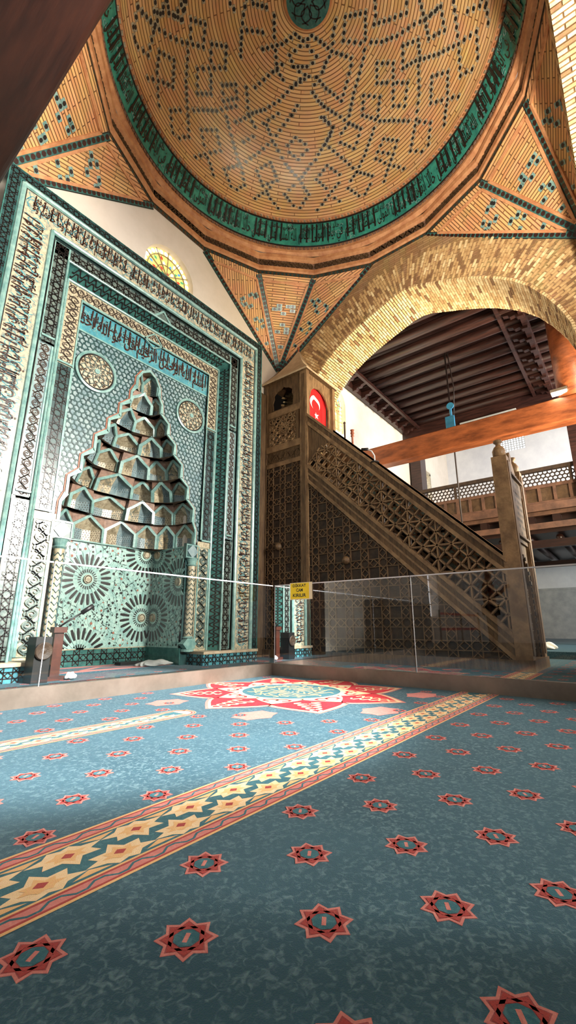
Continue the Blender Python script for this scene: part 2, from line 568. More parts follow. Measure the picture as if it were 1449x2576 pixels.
# ------------------------------------------------------------------ Arabic writing (joined presentation forms)
AF = {'ا': (0xFE8D, 0xFE8E), 'أ': (0xFE83, 0xFE84), 'إ': (0xFE87, 0xFE88), 'ب': (0xFE8F, 0xFE90, 0xFE91, 0xFE92), 'ة': (0xFE93, 0xFE94), 'ت': (0xFE95, 0xFE96, 0xFE97, 0xFE98),
      'ث': (0xFE99, 0xFE9A, 0xFE9B, 0xFE9C), 'ج': (0xFE9D, 0xFE9E, 0xFE9F, 0xFEA0), 'ح': (0xFEA1, 0xFEA2, 0xFEA3, 0xFEA4), 'خ': (0xFEA5, 0xFEA6, 0xFEA7, 0xFEA8), 'د': (0xFEA9, 0xFEAA),
      'ذ': (0xFEAB, 0xFEAC), 'ر': (0xFEAD, 0xFEAE), 'ز': (0xFEAF, 0xFEB0), 'س': (0xFEB1, 0xFEB2, 0xFEB3, 0xFEB4), 'ش': (0xFEB5, 0xFEB6, 0xFEB7, 0xFEB8), 'ص': (0xFEB9, 0xFEBA, 0xFEBB, 0xFEBC),
      'ض': (0xFEBD, 0xFEBE, 0xFEBF, 0xFEC0), 'ط': (0xFEC1, 0xFEC2, 0xFEC3, 0xFEC4), 'ظ': (0xFEC5, 0xFEC6, 0xFEC7, 0xFEC8), 'ع': (0xFEC9, 0xFECA, 0xFECB, 0xFECC), 'غ': (0xFECD, 0xFECE, 0xFECF, 0xFED0),
      'ف': (0xFED1, 0xFED2, 0xFED3, 0xFED4), 'ق': (0xFED5, 0xFED6, 0xFED7, 0xFED8), 'ك': (0xFED9, 0xFEDA, 0xFEDB, 0xFEDC), 'ل': (0xFEDD, 0xFEDE, 0xFEDF, 0xFEE0), 'م': (0xFEE1, 0xFEE2, 0xFEE3, 0xFEE4),
      'ن': (0xFEE5, 0xFEE6, 0xFEE7, 0xFEE8), 'ه': (0xFEE9, 0xFEEA, 0xFEEB, 0xFEEC), 'و': (0xFEED, 0xFEEE), 'ى': (0xFEEF, 0xFEF0), 'ي': (0xFEF1, 0xFEF2, 0xFEF3, 0xFEF4)}


def shape_ar(t):
    out = []
    t = t.replace('لا', '\x01')
    for i, ch in enumerate(t):
        pj = i > 0 and ((t[i - 1] in AF and len(AF[t[i - 1]]) == 4))
        nj = i + 1 < len(t) and (t[i + 1] in AF or t[i + 1] == '\x01')
        if ch == '\x01':
            out.append(chr(0xFEFC if pj else 0xFEFB)); continue
        if ch not in AF:
            out.append(ch); continue
        f = AF[ch]
        if len(f) == 2: out.append(chr(f[1] if pj else f[0]))
        else: out.append(chr(f[3] if pj and nj else f[2] if nj else f[1] if pj else f[0]))
    return ''.join(reversed(out))


_tc = {}


def text_mesh(body, offset=0.0, res=2):
    key = (body, offset, res)
    if key in _tc: return _tc[key]
    c = bpy.data.curves.new('lettering', 'FONT'); c.body = body; c.size = 1; c.offset = offset; c.resolution_u = res
    o = bpy.data.objects.new('lettering', c); COL.objects.link(o)
    dg = bpy.context.evaluated_depsgraph_get()
    me = bpy.data.meshes.new_from_object(o.evaluated_get(dg))
    V = [(v.co.x, v.co.y) for v in me.vertices]; Fc = [tuple(p.vertices) for p in me.polygons]
    bpy.data.objects.remove(o); bpy.data.curves.remove(c); bpy.data.meshes.remove(me)
    _tc[key] = (V, Fc); return _tc[key]


def write(mb, body, F, u0, u1, v0, v1, h, mi, offset=.0, res=2, repeat=1, flip=False):
    """fit lettering into the (u,v) box, F maps to space"""
    V, Fc = text_mesh(body, offset, res)
    x0 = min(v[0] for v in V); x1 = max(v[0] for v in V); y0 = min(v[1] for v in V); y1 = max(v[1] for v in V)
    for r in range(repeat):
        a = u0 + (u1 - u0) * r / repeat; b = u0 + (u1 - u0) * (r + .97) / repeat
        i0 = len(mb.v)
        for x, y in V:
            mb.v.append(tuple(F(a + (b - a) * (x - x0) / (x1 - x0), v0 + (v1 - v0) * (y - y0) / (y1 - y0), h)))
        for f in Fc:
            mb.f.append(tuple(i0 + k for k in f)); mb.m.append(mi)


KURSI = [shape_ar(t) for t in ('الله لا اله الا هو الحي القيوم لا تأخذه سنة ولا نوم', 'له ما في السموات وما في الارض من ذا الذي يشفع', 'عنده الا باذنه يعلم ما بين ايديهم وما خلفهم ولا')]
BASM = shape_ar('بسم الله الرحمن الرحيم قل هو الله احد')
SULT = [shape_ar(t) for t in ('المولى السلطان الاعظم', 'خالد ابقاها الله صاحبها', 'الله الملك العدل السلطان', 'في ايام المولى العالم')]
KUF = shape_ar('لا اله الا الله محمد رسول الله')

# ================================================================== LARGE STRUCTURE
CXD, CYD, RI, ZR = 3.98, 2.70, 3.04, 7.90     # dome centre, ring inradius, ring level
HB = 3.00                                      # half width of the bay at the corner feet
ZC = 6.30                                      # level of the corner feet
YW = 5.76                                      # qibla wall plane
XR = 7.00                                      # arch wall plane
CV = Vector((CXD, CYD, 0))

# ---------- floor
f = MB(); f.box(-9, 19.4, -8, 6.6, -.12, 0)
floor_o = tag(f.build('floor', mat('floor_boards_under_carpet', (60, 80, 84), (50, 70, 76), .9)), kind='structure')

# ---------- qibla wall (white), with openings for niche and windows


def wall_with_holes(outer, holes, F, thick, mi, mb, jamb=None):
    loops = [[Vector((a, b, 0)) for a, b in outer]] + [[Vector((a, b, 0)) for a, b in hl] for hl in holes]
    tr = tessellate_polygon(loops); flat = [p for l in loops for p in l]
    for d in (0, thick):
        i0 = len(mb.v)
        mb.v.extend(tuple(F(p.x, p.y, d)) for p in flat)
        for t in tr: mb.f.append(tuple(i0 + k for k in t)); mb.m.append(mi)
    for l in loops:
        for k in range(len(l)):
            a = l[k]; b = l[(k + 1) % len(l)]
            mb.face([F(a.x, a.y, 0), F(b.x, b.y, 0), F(b.x, b.y, thick), F(a.x, a.y, thick)], mi)


def arch_loop(c, hw, z0, zs, n=14, rise=None):
    rise = rise or hw
    return [(c - hw, z0), (c + hw, z0), (c + hw, zs)] + [(c + hw * cos(pi * k / n), zs + rise * sin(pi * k / n)) for k in range(1, n)] + [(c - hw, zs)]


def Fq(u, v, d): return (u, YW + d, v)


w = MB()
win1 = arch_loop(3.86, .53, 5.7, 6.79)
win2 = arch_loop(9.62, .42, 5.35, 6.72)
win4 = [(15.75, 5.25), (16.5, 5.25), (16.5, 6.42), (15.75, 6.42)]
win5 = [(-7.9, .9), (-6.9, .9), (-6.9, 2.7), (-7.9, 2.7)]
win6 = [(-6.5, .5), (-6.0, .5), (-6.0, 2.7), (-6.5, 2.7)]
niche = [(2.3, -.1), (4.55, -.1), (4.55, 5.0), (2.3, 5.0)]
wall_with_holes([(-9, -.1), (19.4, -.1), (19.4, 10), (-9, 10)], [win1, win2, win4, win5, niche], Fq, .9, 0, w)
wq = tag(w.build('wall_north', M['white']), kind='structure')


def trilobe_dots(mb, c, r0, r1, n, F, d, rad, mats):
    for k in range(n):
        a = 2 * pi * k / n
        for j, r in enumerate((r0, r1)):
            x = c[0] + r * cos(a + j * pi / n); y = c[1] + r * sin(a + j * pi / n)
            mb.face([F(x + rad * cos(2 * pi * q / 8), y + rad * sin(2 * pi * q / 8), d) for q in range(8)], mats[(k + j) % len(mats)])


def stained(name, c, hw, z0, zs, d, n):
    p = EB(name, None, kind='structure')
    g = MB(); lp = arch_loop(c, hw + .02, z0, zs, 20)
    g.poly([Fq(a, b, d) for a, b in lp], 0, thick=(0, .02, 0))
    g.build('glass_pane', M['gY'], p)
    g = MB()
    mats = ['gW', 'gY', 'gR', 'gG', 'gB']
    # pearl border
    k = 0
    for a in range(0, 181, 12):
        x = c + (hw - .055) * cos(radians(a)); y = zs + (hw - .055) * sin(radians(a))
        g.face([Fq(x + .042 * cos(2 * pi * q / 8), y + .042 * sin(2 * pi * q / 8), d - .006) for q in range(8)], 0)
    z = zs
    while z > z0:
        for sx in (-1, 1):
            x = c + sx * (hw - .055)
            g.face([Fq(x + .042 * cos(2 * pi * q / 8), z - .06 + .042 * sin(2 * pi * q / 8), d - .006) for q in range(8)], 0)
        z -= .115
    for r, m_, cnt in ((hw * .70, 3, 16), (hw * .52, 2, 12), (hw * .34, 4, 9), (hw * .16, 1, 5)):
        for q in range(cnt):
            a = 2 * pi * q / cnt + r
            x = c + r * cos(a); y = zs + r * sin(a) - .02; s_ = .05
            g.face([Fq(x + s_ * cos(a), y + s_ * sin(a), d - .006), Fq(x - s_ * .6 * sin(a), y + s_ * .6 * cos(a), d - .006), Fq(x - s_ * cos(a), y - s_ * sin(a), d - .006), Fq(x + s_ * .6 * sin(a), y - s_ * .6 * cos(a), d - .006)], (m_ + q) % 5)
    g.build('coloured_glass', [M[m_] for m_ in mats], p)
    g = MB()
    for a in range(0, 181, 30):
        g.ribbon([(c, zs), (c + hw * cos(radians(a)), zs + hw * sin(radians(a)))], lambda u, v, n: Fq(u, v, d - n), .012, .02, 0)
    for r in (.42, .78):
        g.ribbon([(c + hw * r * cos(radians(a)), zs + hw * r * sin(radians(a))) for a in range(0, 181, 10)], lambda u, v, n: Fq(u, v, d - n), .012, .02, 0)
    nb = int((zs - z0) / .25)
    for i in range(nb + 1):
        z = zs - i * .25
        g.ribbon([(c - hw, z), (c + hw, z)], lambda u, v, n: Fq(u, v, d - n), .014, .02, 0)
    for q in (-.5, 0, .5):
        g.ribbon([(c + q * hw, z0), (c + q * hw, zs)], lambda u, v, n: Fq(u, v, d - n), .012, .02, 0)
    g.build('leading', M['sand'], p)
    return p


stained('window_1', 3.86, .53, 5.7, 6.79, .12, 9)
p2 = stained('window_2', 9.62, .42, 5.9, 6.72, .14, 9)
g = MB(); g.box(9.2, 10.04, YW + .15, YW + .17, 5.35, 5.9); g.build('glass_pane', M['wglow'], p2)
g = MB()
for z in (5.5, 5.7, 5.9): g.bar((9.2, YW + .13, z), (10.04, YW + .13, z), .02, .02)
for x in (9.41, 9.62, 9.83): g.bar((x, YW + .13, 5.35), (x, YW + .13, 6.0), .02, .02)
g.build('glazing_bar', M['greyW'], p2)
p4 = EB('window_4', None, kind='structure')
g = MB(); g.box(15.75, 16.5, YW + .3, YW + .32, 5.25, 6.42); g.build('glass_pane', M['wglow'], p4)
g = MB()
g.box(15.68, 15.8, YW - .05, YW + .3, 5.2, 6.45); g.box(16.45, 16.56, YW - .05, YW + .3, 5.2, 6.45); g.box(15.68, 16.56, YW - .05, YW + .3, 6.38, 6.5)
for z in (5.55, 5.85, 6.15): g.bar((15.75, YW + .28, z), (16.5, YW + .28, z), .03, .03)
g.bar((16.1, YW + .28, 5.25), (16.1, YW + .28, 6.4), .03, .03)
g.build('window_frame', M['sand'], p4)
p5 = EB('window_5', None, kind='structure')
g = MB(); g.box(-7.9, -6.9, YW + .3, YW + .32, .9, 2.7); g.build('glass_pane', M['wglow'], p5)
g = MB()
for z in (1.35, 1.8, 2.25): g.bar((-7.9, YW + .28, z), (-6.9, YW + .28, z), .035, .03)
for x in (-7.65, -7.4, -7.15): g.bar((x, YW + .28, .9), (x, YW + .28, 2.7), .035, .03)
g.build('glazing_bar', M['knot'], p5)

# ---------- far side wall with grilled window, west wall behind the viewer
XF = 19.0
w = MB()


def Ff(u, v, d): return (XF + d, u, v)


wall_with_holes([(-4, -.1), (6.6, -.1), (6.6, 10), (-4, 10)], [[(2.56, 7.62), (3.5, 7.62), (3.5, 8.28), (2.56, 8.28)]], Ff, .4, 0, w)
we = w.build('wall_east', M['whiteC']); tag(we, kind='structure')
w = MB(); w.box(XF - .06, XF, -4, YW, 1.86, 1.93); tag(w.build('trim_1', M['greyW']), kind='structure')
w = MB(); w.box(XF - .03, XF - .002, -4, YW, .1, 1.86); tag(w.build('trim_2', M['greyW']), kind='structure')
p3 = EB('window_3', None, kind='structure')
g = MB(); g.box(XF + .1, XF + .12, 2.56, 3.5, 7.62, 8.28); g.build('glass_pane', M['wglow'], p3)
g = MB()
for i in range(10):
    y = 2.56 + i * .1045
    g.bar((XF + .02, y, 7.62), (XF + .02, y, 8.28), .018, .02)
for i in range(8):
    z = 7.62 + i * .094
    g.bar((XF + .02, 2.56, z), (XF + .02, 3.5, z), .018, .02)
for i in range(9):
    for j in range(7):
        y = 2.612 + i * .1045; z = 7.667 + j * .094
        g.ribbon([(y + .045 * cos(2 * pi * q / 8), z + .04 * sin(2 * pi * q / 8)) for q in range(8)], lambda u, v, n: (XF + .02 - n, u, v), .012, .01, 0, closed=True)
g.build('window_grille', M['greyW'], p3)
w = MB(); w.box(-9.2, -9, -8, 6.6, -.1, 8); tag(w.build('wall_west', M['whiteC']), kind='structure')

# ---------- dome (ceiling)
dome = EB('ceiling', None, kind='structure')
ZB0, ZB1, ZD, RD, HD = 8.65, 9.13, 9.20, 2.80, 1.43


def zdome(r):
    t = min(1.0, max(0.0, r / RD))
    return ZD + HD * (1 - t ** 1.9) ** .72


NP = 48; NA = 160
prof = []
for i in range(NP + 1):
    t = i / NP; r = RD * cos(t * pi / 2) ** .9 if i < NP else 0.001
    r = max(r, .001); prof.append((r, zdome(r)))
s_ = [0]
for i in range(1, len(prof)): s_.append(s_[-1] + hypot(prof[i][0] - prof[i - 1][0], prof[i][1] - prof[i - 1][1]))
d = MB()
for i in range(NP):
    for k in range(NA):
        a0 = 2 * pi * k / NA; a1 = 2 * pi * (k + 1) / NA
        pts = [(CXD + prof[i][0] * cos(a0), CYD + prof[i][0] * sin(a0), prof[i][1]), (CXD + prof[i][0] * cos(a1), CYD + prof[i][0] * sin(a1), prof[i][1]),
               (CXD + prof[i + 1][0] * cos(a1), CYD + prof[i + 1][0] * sin(a1), prof[i + 1][1]), (CXD + prof[i + 1][0] * cos(a0), CYD + prof[i + 1][0] * sin(a0), prof[i + 1][1])]
        zone = max(.25, round(prof[i][0] * 2) / 2)
        d.face(list(reversed(pts)), 0, uv=list(reversed([(a0 * zone, s_[i]), (a1 * zone, s_[i]), (a1 * zone, s_[i + 1]), (a0 * zone, s_[i + 1])])))
d.build('brick_dome', M['dome'], dome)

# dotted glazed-brick star pattern, read off the real dome and laid on its surface
FW = Vector((sin(YAW) * cos(PITCH), cos(YAW) * cos(PITCH), sin(PITCH)))
RT = Vector((cos(YAW), -sin(YAW), 0)); UP = RT.cross(FW)


def dome_pt(x, y):
    dr = FW + RT * ((x - IW / 2) / FPX) - UP * ((y - IH / 2) / FPX)
    lo, hi = 2.0, 30.0
    t0 = None
    t = 4.0
    while t < 22:
        p = Vector((0, 0, CAMH)) + dr * t
        r = hypot(p.x - CXD, p.y - CYD)
        if p.z > ZD - .3 and (r > RD * .995 or p.z > zdome(r)): return p.x - CXD, p.y - CYD
        t += .02
    return None


_L = '''710,175 640,225 540,250|600,75 600,190 615,360 645,410|710,175 750,210 795,265 820,290 800,325 770,345 700,345 680,285 735,240 795,180
795,180 840,215 900,265 1000,300 1000,340 980,420 950,520 870,460 820,400 850,370 870,320 905,265|920,100 905,180 905,265|960,205 970,85 1075,60 1075,200
960,205 1050,220 1160,212 1240,185 1330,125 1390,90 1449,40|1075,215 1065,300 1045,380 1015,480 990,600 985,640|1120,120 1200,100 1290,65 1290,10|1125,-10 1130,120
1270,235 1350,205 1360,300 1270,350 1270,235|1350,300 1355,490 1340,620 1310,780 1400,790 1415,640 1300,630 1150,625 1060,600 1065,495 1150,505 1140,600 1110,700 1070,810 1030,890
1135,325 1220,325 1220,435 1220,545 1280,550 1295,430 1135,430 1135,325|0,150 60,185 120,215 230,240 240,125 165,100 165,190|-10,60 50,60 120,100 130,0
150,265 140,420 145,520 150,600 155,710 80,720 65,650 60,570|60,570 180,570 300,575 400,550|275,225 350,240 345,350 200,355 200,480 270,485 270,355 270,225
330,440 400,435 405,510 335,520 330,440|455,455 465,590 550,570 625,520 690,455 780,395|345,580 365,660 385,740 410,830 430,870 445,960 385,1000 340,880 430,855 520,790 590,730 650,650 690,600
220,675 300,675 320,780 240,800 165,830|220,675 240,790 265,850 290,935|400,630 470,605 500,660 490,710 440,735|545,640 620,590|560,650 590,720 620,780 640,820
710,715 760,745 770,780 725,830 680,790 670,755 710,715|845,610 905,660 890,710 830,800 815,830|660,850 690,890 730,930 755,975 780,1010 735,1080 720,1095 680,1045 655,1010 700,965 745,920 775,880 840,775
510,885 580,845 600,890 615,940 540,965 510,885|615,940 560,990 480,1045|540,965 580,1030 620,1085|875,860 940,905 935,950 850,1060 825,1090|820,930 870,980 915,1025 965,1065|820,930 875,860
860,550 920,590 990,640 1050,670 1030,740 1015,770 945,740 950,690 990,640|860,610 905,660 865,750 930,800 1030,890 1110,915 1100,960 1060,1030 985,980 1000,940 1030,890
865,750 890,690|1170,720 1240,730 1220,800 1140,790 1170,720|1130,825 1200,860 1300,885|1220,800 1190,880 1165,975|700,345 730,370 760,385 690,455|820,400 800,480 830,520 860,550|720,545 690,600|455,-10 440,70 430,160 425,290|485,-10 490,15 560,35|370,10 390,40|430,150 540,165|500,450 640,330'''
_A = '''690,35 675,180 665,215 745,275 780,120 690,40|800,260 875,300 870,430 715,385|800,260 790,360 795,480 805,575|780,10 770,100|840,0 850,60 910,95 935,0'''
_B = '''665,300 760,265 860,215 950,150 960,330 870,380 860,215 850,130 835,0|690,95 770,25 790,150 710,190 690,95|665,0 690,95|725,380 805,355 805,500 720,515 725,380|720,515 890,485|805,500 795,560 785,655|905,50 1000,10 1015,160'''
dots = []
for txt, s0, ox in ((_L, .4831, 400), (_A, .5, 0), (_B, .5, 724)):
    for ln in txt.replace('\n', '|').split('|'):
        P = [dome_pt(ox + float(q.split(',')[0]) * s0, float(q.split(',')[1]) * s0) for q in ln.split()]
        P = [p for p in P if p]
        for a, b in zip(P[:-1], P[1:]):
            L = hypot(b[0] - a[0], b[1] - a[1]); n = max(1, round(L / .088))
            for k in range(n + 1):
                q = (a[0] + (b[0] - a[0]) * k / n, a[1] + (b[1] - a[1]) * k / n)
                if hypot(*q) < RD - .06 and all((q[0] - o[0]) ** 2 + (q[1] - o[1]) ** 2 > .0026 for o in dots[-60:]):
                    dots.append(q)
low = [q for q in dots]
v0_ = Vector((-CXD, -CYD)).normalized()
for q in low:                                   # the half outside the frame repeats the seen half
    if Vector(q).dot(v0_) < -.25: dots.append((-q[0], -q[1]))
db = MB()
for (x, y) in dots:
    r = hypot(x, y); a = atan2(y, x); r = min(r, RD - .05)
    er = Vector((cos(a), sin(a), 0)); ea = Vector((-sin(a), cos(a), 0))
    sl = (zdome(r + .02) - zdome(max(.001, r - .02))) / .04; tv = (er + Vector((0, 0, sl))).normalized(); nn = ea.cross(tv)
    if nn.z > 0: nn = -nn
    p = Vector((CXD + r * cos(a), CYD + r * sin(a), zdome(r))) + nn * .004
    db.frame(p - nn * .006, ea * .052, tv * .027, nn * .010, 1)
    db.face([p + nn * .006 + ea * .031 * cos(2 * pi * k / 6) + tv * .028 * sin(2 * pi * k / 6) for k in range(6)], 0)
db.build('glazed_brick_pattern', [M['dark'], M['sand']], dome)

# medallion at the crown
d = MB(); zt = zdome(.3) - .05
d.lathe([(.40, zt + .06), (.40, zt - .0), (.36, zt - .03)], (CXD, CYD, 0), 40, 0)
d.lathe([(.36, zt - .03), (.34, zt - .03), (.02, zt - .035), (.001, zt - .035)], (CXD, CYD, 0), 40, 1)
for k in range(8):
    for q in (0, 1):
        pl = [(.06 + t * .022, 2 * pi * k / 8 + (q * 2 - 1) * .5 * sin(t * .32)) for t in range(12)]
        d.ribbon([(r * cos(a), r * sin(a)) for r, a in pl], lambda u, v, n: (CXD + u, CYD + v, zt - .036 - n), .016, .006, 2)
d.build('crown_medallion', [M['orange'], M['teal'], M['dark']], dome)

# inscription band and cornice rings (round above, sixteen sided below)
d = MB()
d.lathe([(RD, ZD + .02), (2.83, ZD + .0), (2.86, ZD - .02), (2.85, ZB1 + .02)], (CXD, CYD, 0), 160, 0)
for k in range(260):
    a = 2 * pi * k / 260
    d.frame((CXD + 2.835 * cos(a), CYD + 2.835 * sin(a), ZB1 + .05), (-.022 * sin(a) + .0, .022 * cos(a), .012), (.012 * cos(a), .012 * sin(a), 0), (0, 0, .016), k % 2)
d.build('rope_moulding', [M['orange'], M['sand']], dome)
M['tealB'] = mat('inscription_teal_glaze', (60, 150, 130), (36, 112, 102), .3, 6)
d = MB(); d.lathe([(2.85, ZB1 + .02), (3.01, ZB0)], (CXD, CYD, 0), 160, 0)
d.lathe([(2.845, ZB1 + .02), (2.845, ZB1 - .01), (2.87, ZB1 - .012)], (CXD, CYD, 0), 160, 1)
d.lathe([(3.015, ZB0 - .02), (2.995, ZB0 + .025)], (CXD, CYD, 0), 160, 1)
band = d.build('inscription_band', [M['tealB'], M['dark']], dome)


def Fb(u, v, n):
    a = -u; t = v
    R = 3.005 - (3.005 - 2.85) * t - n
    return (CXD + R * cos(a), CYD + R * sin(a), ZB0 + (ZB1 - ZB0) * t - n * .2)


d = MB(); NT = 18
for k in range(NT):
    th0 = -pi - .0 + 2 * pi * k / NT; w_ = 2 * pi / NT
    write(d, SULT[k % 4], Fb, th0, th0 + w_ * .98, .06, .78, .012, 0, .004, 2)
    write(d, SULT[(k + 2) % 4], Fb, th0 + .04, th0 + w_ * .90, .60, .95, .010, 0, .004, 2)
    for q in range(6):
        u = th0 + w_ * (q + .3 + .35 * random.random()) / 9
        d.ribbon([(u, .18), (u + .004, .93)], Fb, .011, .011, 0)
    for q in range(10):
        u = th0 + w_ * random.random(); v = .1 + .8 * random.random()
        d.ribbon([(u + .02 * cos(t * .7) * (1 - t / 14), v + .09 * sin(t * .7) * (1 - t / 14)) for t in range(9)], lambda a, b, n: Fb(a, b, n), .006, .006, 1)
d.build('inscription_lettering', [M['dark'], M['tealL']], band)
d = MB()


def poly_ring(mb, profile, mi, n=16, jut=0):
    rings = []
    for r, z in profile:
        R = r / cos(pi / n)
        rings.append([(CXD + R * cos(pi / 2 + pi / n - 2 * pi * k / n), CYD + R * sin(pi / 2 + pi / n - 2 * pi * k / n), z) for k in range(n)])
    for i in range(len(rings) - 1):
        for k in range(n):
            k2 = (k + 1) % n; L = (Vector(rings[i][k]) - Vector(rings[i][k2])).length
            h = hypot(profile[i + 1][0] - profile[i][0], profile[i + 1][1] - profile[i][1])
            mb.face([rings[i][k], rings[i][k2], rings[i + 1][k2], rings[i + 1][k]], mi, uv=[(k * 1.3, i * .3), (k * 1.3 + L, i * .3), (k * 1.3 + L, i * .3 + h), (k * 1.3, i * .3 + h)])


# lower sixteen-sided cornice
poly_ring(d, [(3.13, ZR - .0), (3.06, ZR), (3.055, ZR + .09)], 0)
poly_ring(d, [(3.055, ZR + .09), (3.015, ZR + .12), (3.01, ZR + .20)], 1)
poly_ring(d, [(3.01, ZR + .20), (3.06, ZR + .22), (3.06, ZR + .40)], 2)
poly_ring(d, [(3.06, ZR + .40), (3.00, ZR + .43), (2.99, ZR + .50), (3.04, ZR + .53)], 1)
d.lathe([(3.05, ZR + .53), (2.98, ZR + .58), (2.98, ZR + .63), (3.02, ZR + .66), (3.00, ZR + .72), (3.01, ZB0)], (CXD, CYD, 0), 96, 1)
for k in range(16):
    a0 = pi / 2 + pi / 16 - 2 * pi * k / 16; a1 = a0 - 2 * pi / 16
    R = 3.05 / cos(pi / 16)
    A = Vector((CXD + R * cos(a0), CYD + R * sin(a0), 0)); B = Vector((CXD + R * cos(a1), CYD + R * sin(a1), 0))
    n_ = (Vector((CXD, CYD, 0)) - (A + B) / 2).normalized(); t_ = (B - A).normalized(); L = (B - A).length
    m = 14
    for q in range(m):
        c = A + t_ * L * (q + .5) / m + n_ * .003
        d.face([c + Vector((0, 0, ZR + .045)) + t_ * .028 * cos(2 * pi * e / 6) + Vector((0, 0, .030)) * sin(2 * pi * e / 6) for e in range(6)], 3)
    for z_ in (ZR + .003, ZR + .087):
        d.frame((A + B) / 2 + n_ * .004 + Vector((0, 0, z_)), t_ * (L / 2), n_ * .006, (0, 0, .005), 4)

    def Fr(u, v, n, A=A, t_=t_, n_=n_):
        p = A + t_ * u + n_ * (n - .005); return (p.x, p.y, v)
    for pl in scroll(.02, L - .02, ZR + .225, ZR + .395, p=.2): d.ribbon(pl, Fr, .018, .014, 4 if k % 2 else 3)
d.build('cornice_ring', [M['tealD'], M['orange'], M['pink'], M['woodP'], M['woodP']], dome)
d = MB()
for k in range(220):
    a = 2 * pi * k / 220
    d.frame((CXD + 2.985 * cos(a), CYD + 2.985 * sin(a), ZB0 - .06), (-.03 * sin(a), .03 * cos(a), 0), (.01 * cos(a), .01 * sin(a), 0), (0, 0, .02), 0)
d.build('dentil_row', M['pink'], dome)

# ---------- corner vaults of folded triangles ("Turkish triangles")
RV = RI / cos(pi / 16)


def ringv(k):
    a = pi / 2 + pi / 16 - 2 * pi * k / 16
    return Vector((CXD + RV * cos(a), CYD + RV * sin(a), ZR))


def strip(mb, A, B, n, w, m0, mdot, mline, h=.02, spacing=.085):
    A = Vector(A); B = Vector(B); t = (B - A); L = t.length; t.normalize(); s = n.cross(t).normalized()
    mb.frame((A + B) / 2 + n * h / 2, t * (L / 2), s * (w / 2), n * (h / 2), m0)
    for q in (-1, 1): mb.frame((A + B) / 2 + n * (h + .002) + s * q * (w / 2 - .008), t * (L / 2), s * .006, n * .003, mline)
    m = max(1, int(L / spacing))
    for i in range(m):
        c = A + t * L * (i + .5) / m + n * (h + .003)
        r = w * .32
        mb.face([c + t * r * cos(2 * pi * e / 6) + s * r * sin(2 * pi * e / 6) for e in range(6)], mdot)


for ci, (sx, sy, ks) in enumerate(((1, 1, (1, 2, 3, 4)), (1, -1, (5, 6, 7, 8)), (-1, 1, (-3, -2, -1, 0)), (-1, -1, (9, 10, 11, 12)))):
    apex = Vector((CXD + sx * HB, CYD + sy * (YW - CYD if sy > 0 else HB), ZC))
    root = EB('corner_vault', None); root.parent = dome
    for q in range(3):
        a = ringv(ks[q]); b = ringv(ks[q + 1])
        n = (a - apex).cross(b - apex).normalized()
        cen = (a + b + apex) / 3
        if n.dot(Vector((CXD, CYD, 4)) - cen) < 0: n = -n
        tb = MB()
        mid = (a + b) / 2; vy = (mid - apex).normalized(); vx = vy.cross(n).normalized()
        uvf = lambda p: ((p - apex).dot(vx), (p - apex).dot(vy))
        uvs = [uvf(p) for p in (apex, a, b)]
        if ci != 0 or q != 1: uvs = [(v_ * .92 + u_ * .4, u_ * .92 - v_ * .4) for u_, v_ in uvs] if q != 1 else uvs
        tb.face([apex, a, b], 0, uv=uvs)
        # inner fired-clay border
        c3 = [apex, a, b]; inn = [p + (cen - p) * .20 for p in c3]
        for e in range(3):
            tb.frame((inn[e] + inn[(e + 1) % 3]) / 2 + n * .012, (inn[(e + 1) % 3] - inn[e]) / 2, n.cross((inn[(e + 1) % 3] - inn[e]).normalized()) * .022, n * .012, 1)
        # glazed dots in chevrons
        H = (mid - apex).length; hwid = (b - a).length / 2
        rows = 7
        for r_ in range(2, rows):
            t = r_ / rows * .80 + .06
            for j in range(-5, 6):
                x = j * .10; y = t * H + (abs(j) * .08 if r_ % 2 else -abs(j) * .08)
                if abs(x) < hwid * (y / H) * .58 and y < H * .82 and (r_ + j) % 3:
                    p = apex + vy * y + vx * x + n * .008
                    tb.face([p + vx * .06 + vy * .034, p - vx * .06 + vy * .034, p - vx * .06 - vy * .034, p + vx * .06 - vy * .034], 2)
                    p = p + n * .004
                    tb.face([p + vx * .032 * cos(2 * pi * e / 6) + vy * .032 * sin(2 * pi * e / 6) for e in range(6)], 3)
        tb.build('brick_panel', [M['tribrick'], M['orange'], M['tealL'], M['dark']], root)
    sb = MB()
    for q in range(4):
        a = ringv(ks[q]); nn = (Vector((CXD, CYD, ZC + .4)) - (apex + a) / 2).normalized(); t = (a - apex).normalized(); nn = (nn - t * nn.dot(t)).normalized()
        strip(sb, apex + t * .05, a - t * .02, nn, .12, 0, 1, 2)
    sb.build('glazed_rib', [M['teal'], M['maroon'], M['dark']], root)

# ---------- big brick arches (east and south side of the bay)
AP = [(0, 6.93), (.2, 6.90), (.45, 6.81), (.8, 6.68), (1.1, 6.56), (1.4, 6.41), (1.65, 6.25), (1.85, 6.09), (2.05, 5.88), (2.25, 5.58), (2.4, 5.28), (2.5, 5.0), (2.58, 4.6), (2.62, 4.1), (2.62, 0)]


def arch_path():
    left = [(-a, z) for a, z in reversed(AP)]; return left[:-1] + AP


def resample(P, step, a0=None):
    out = [P[0]]; acc = 0
    for a, b in zip(P[:-1], P[1:]):
        L = hypot(b[0] - a[0], b[1] - a[1]); t = step - acc
        while t <= L:
            out.append((a[0] + (b[0] - a[0]) * t / L, a[1] + (b[1] - a[1]) * t / L)); t += step
        acc = L - (t - step)
    return out


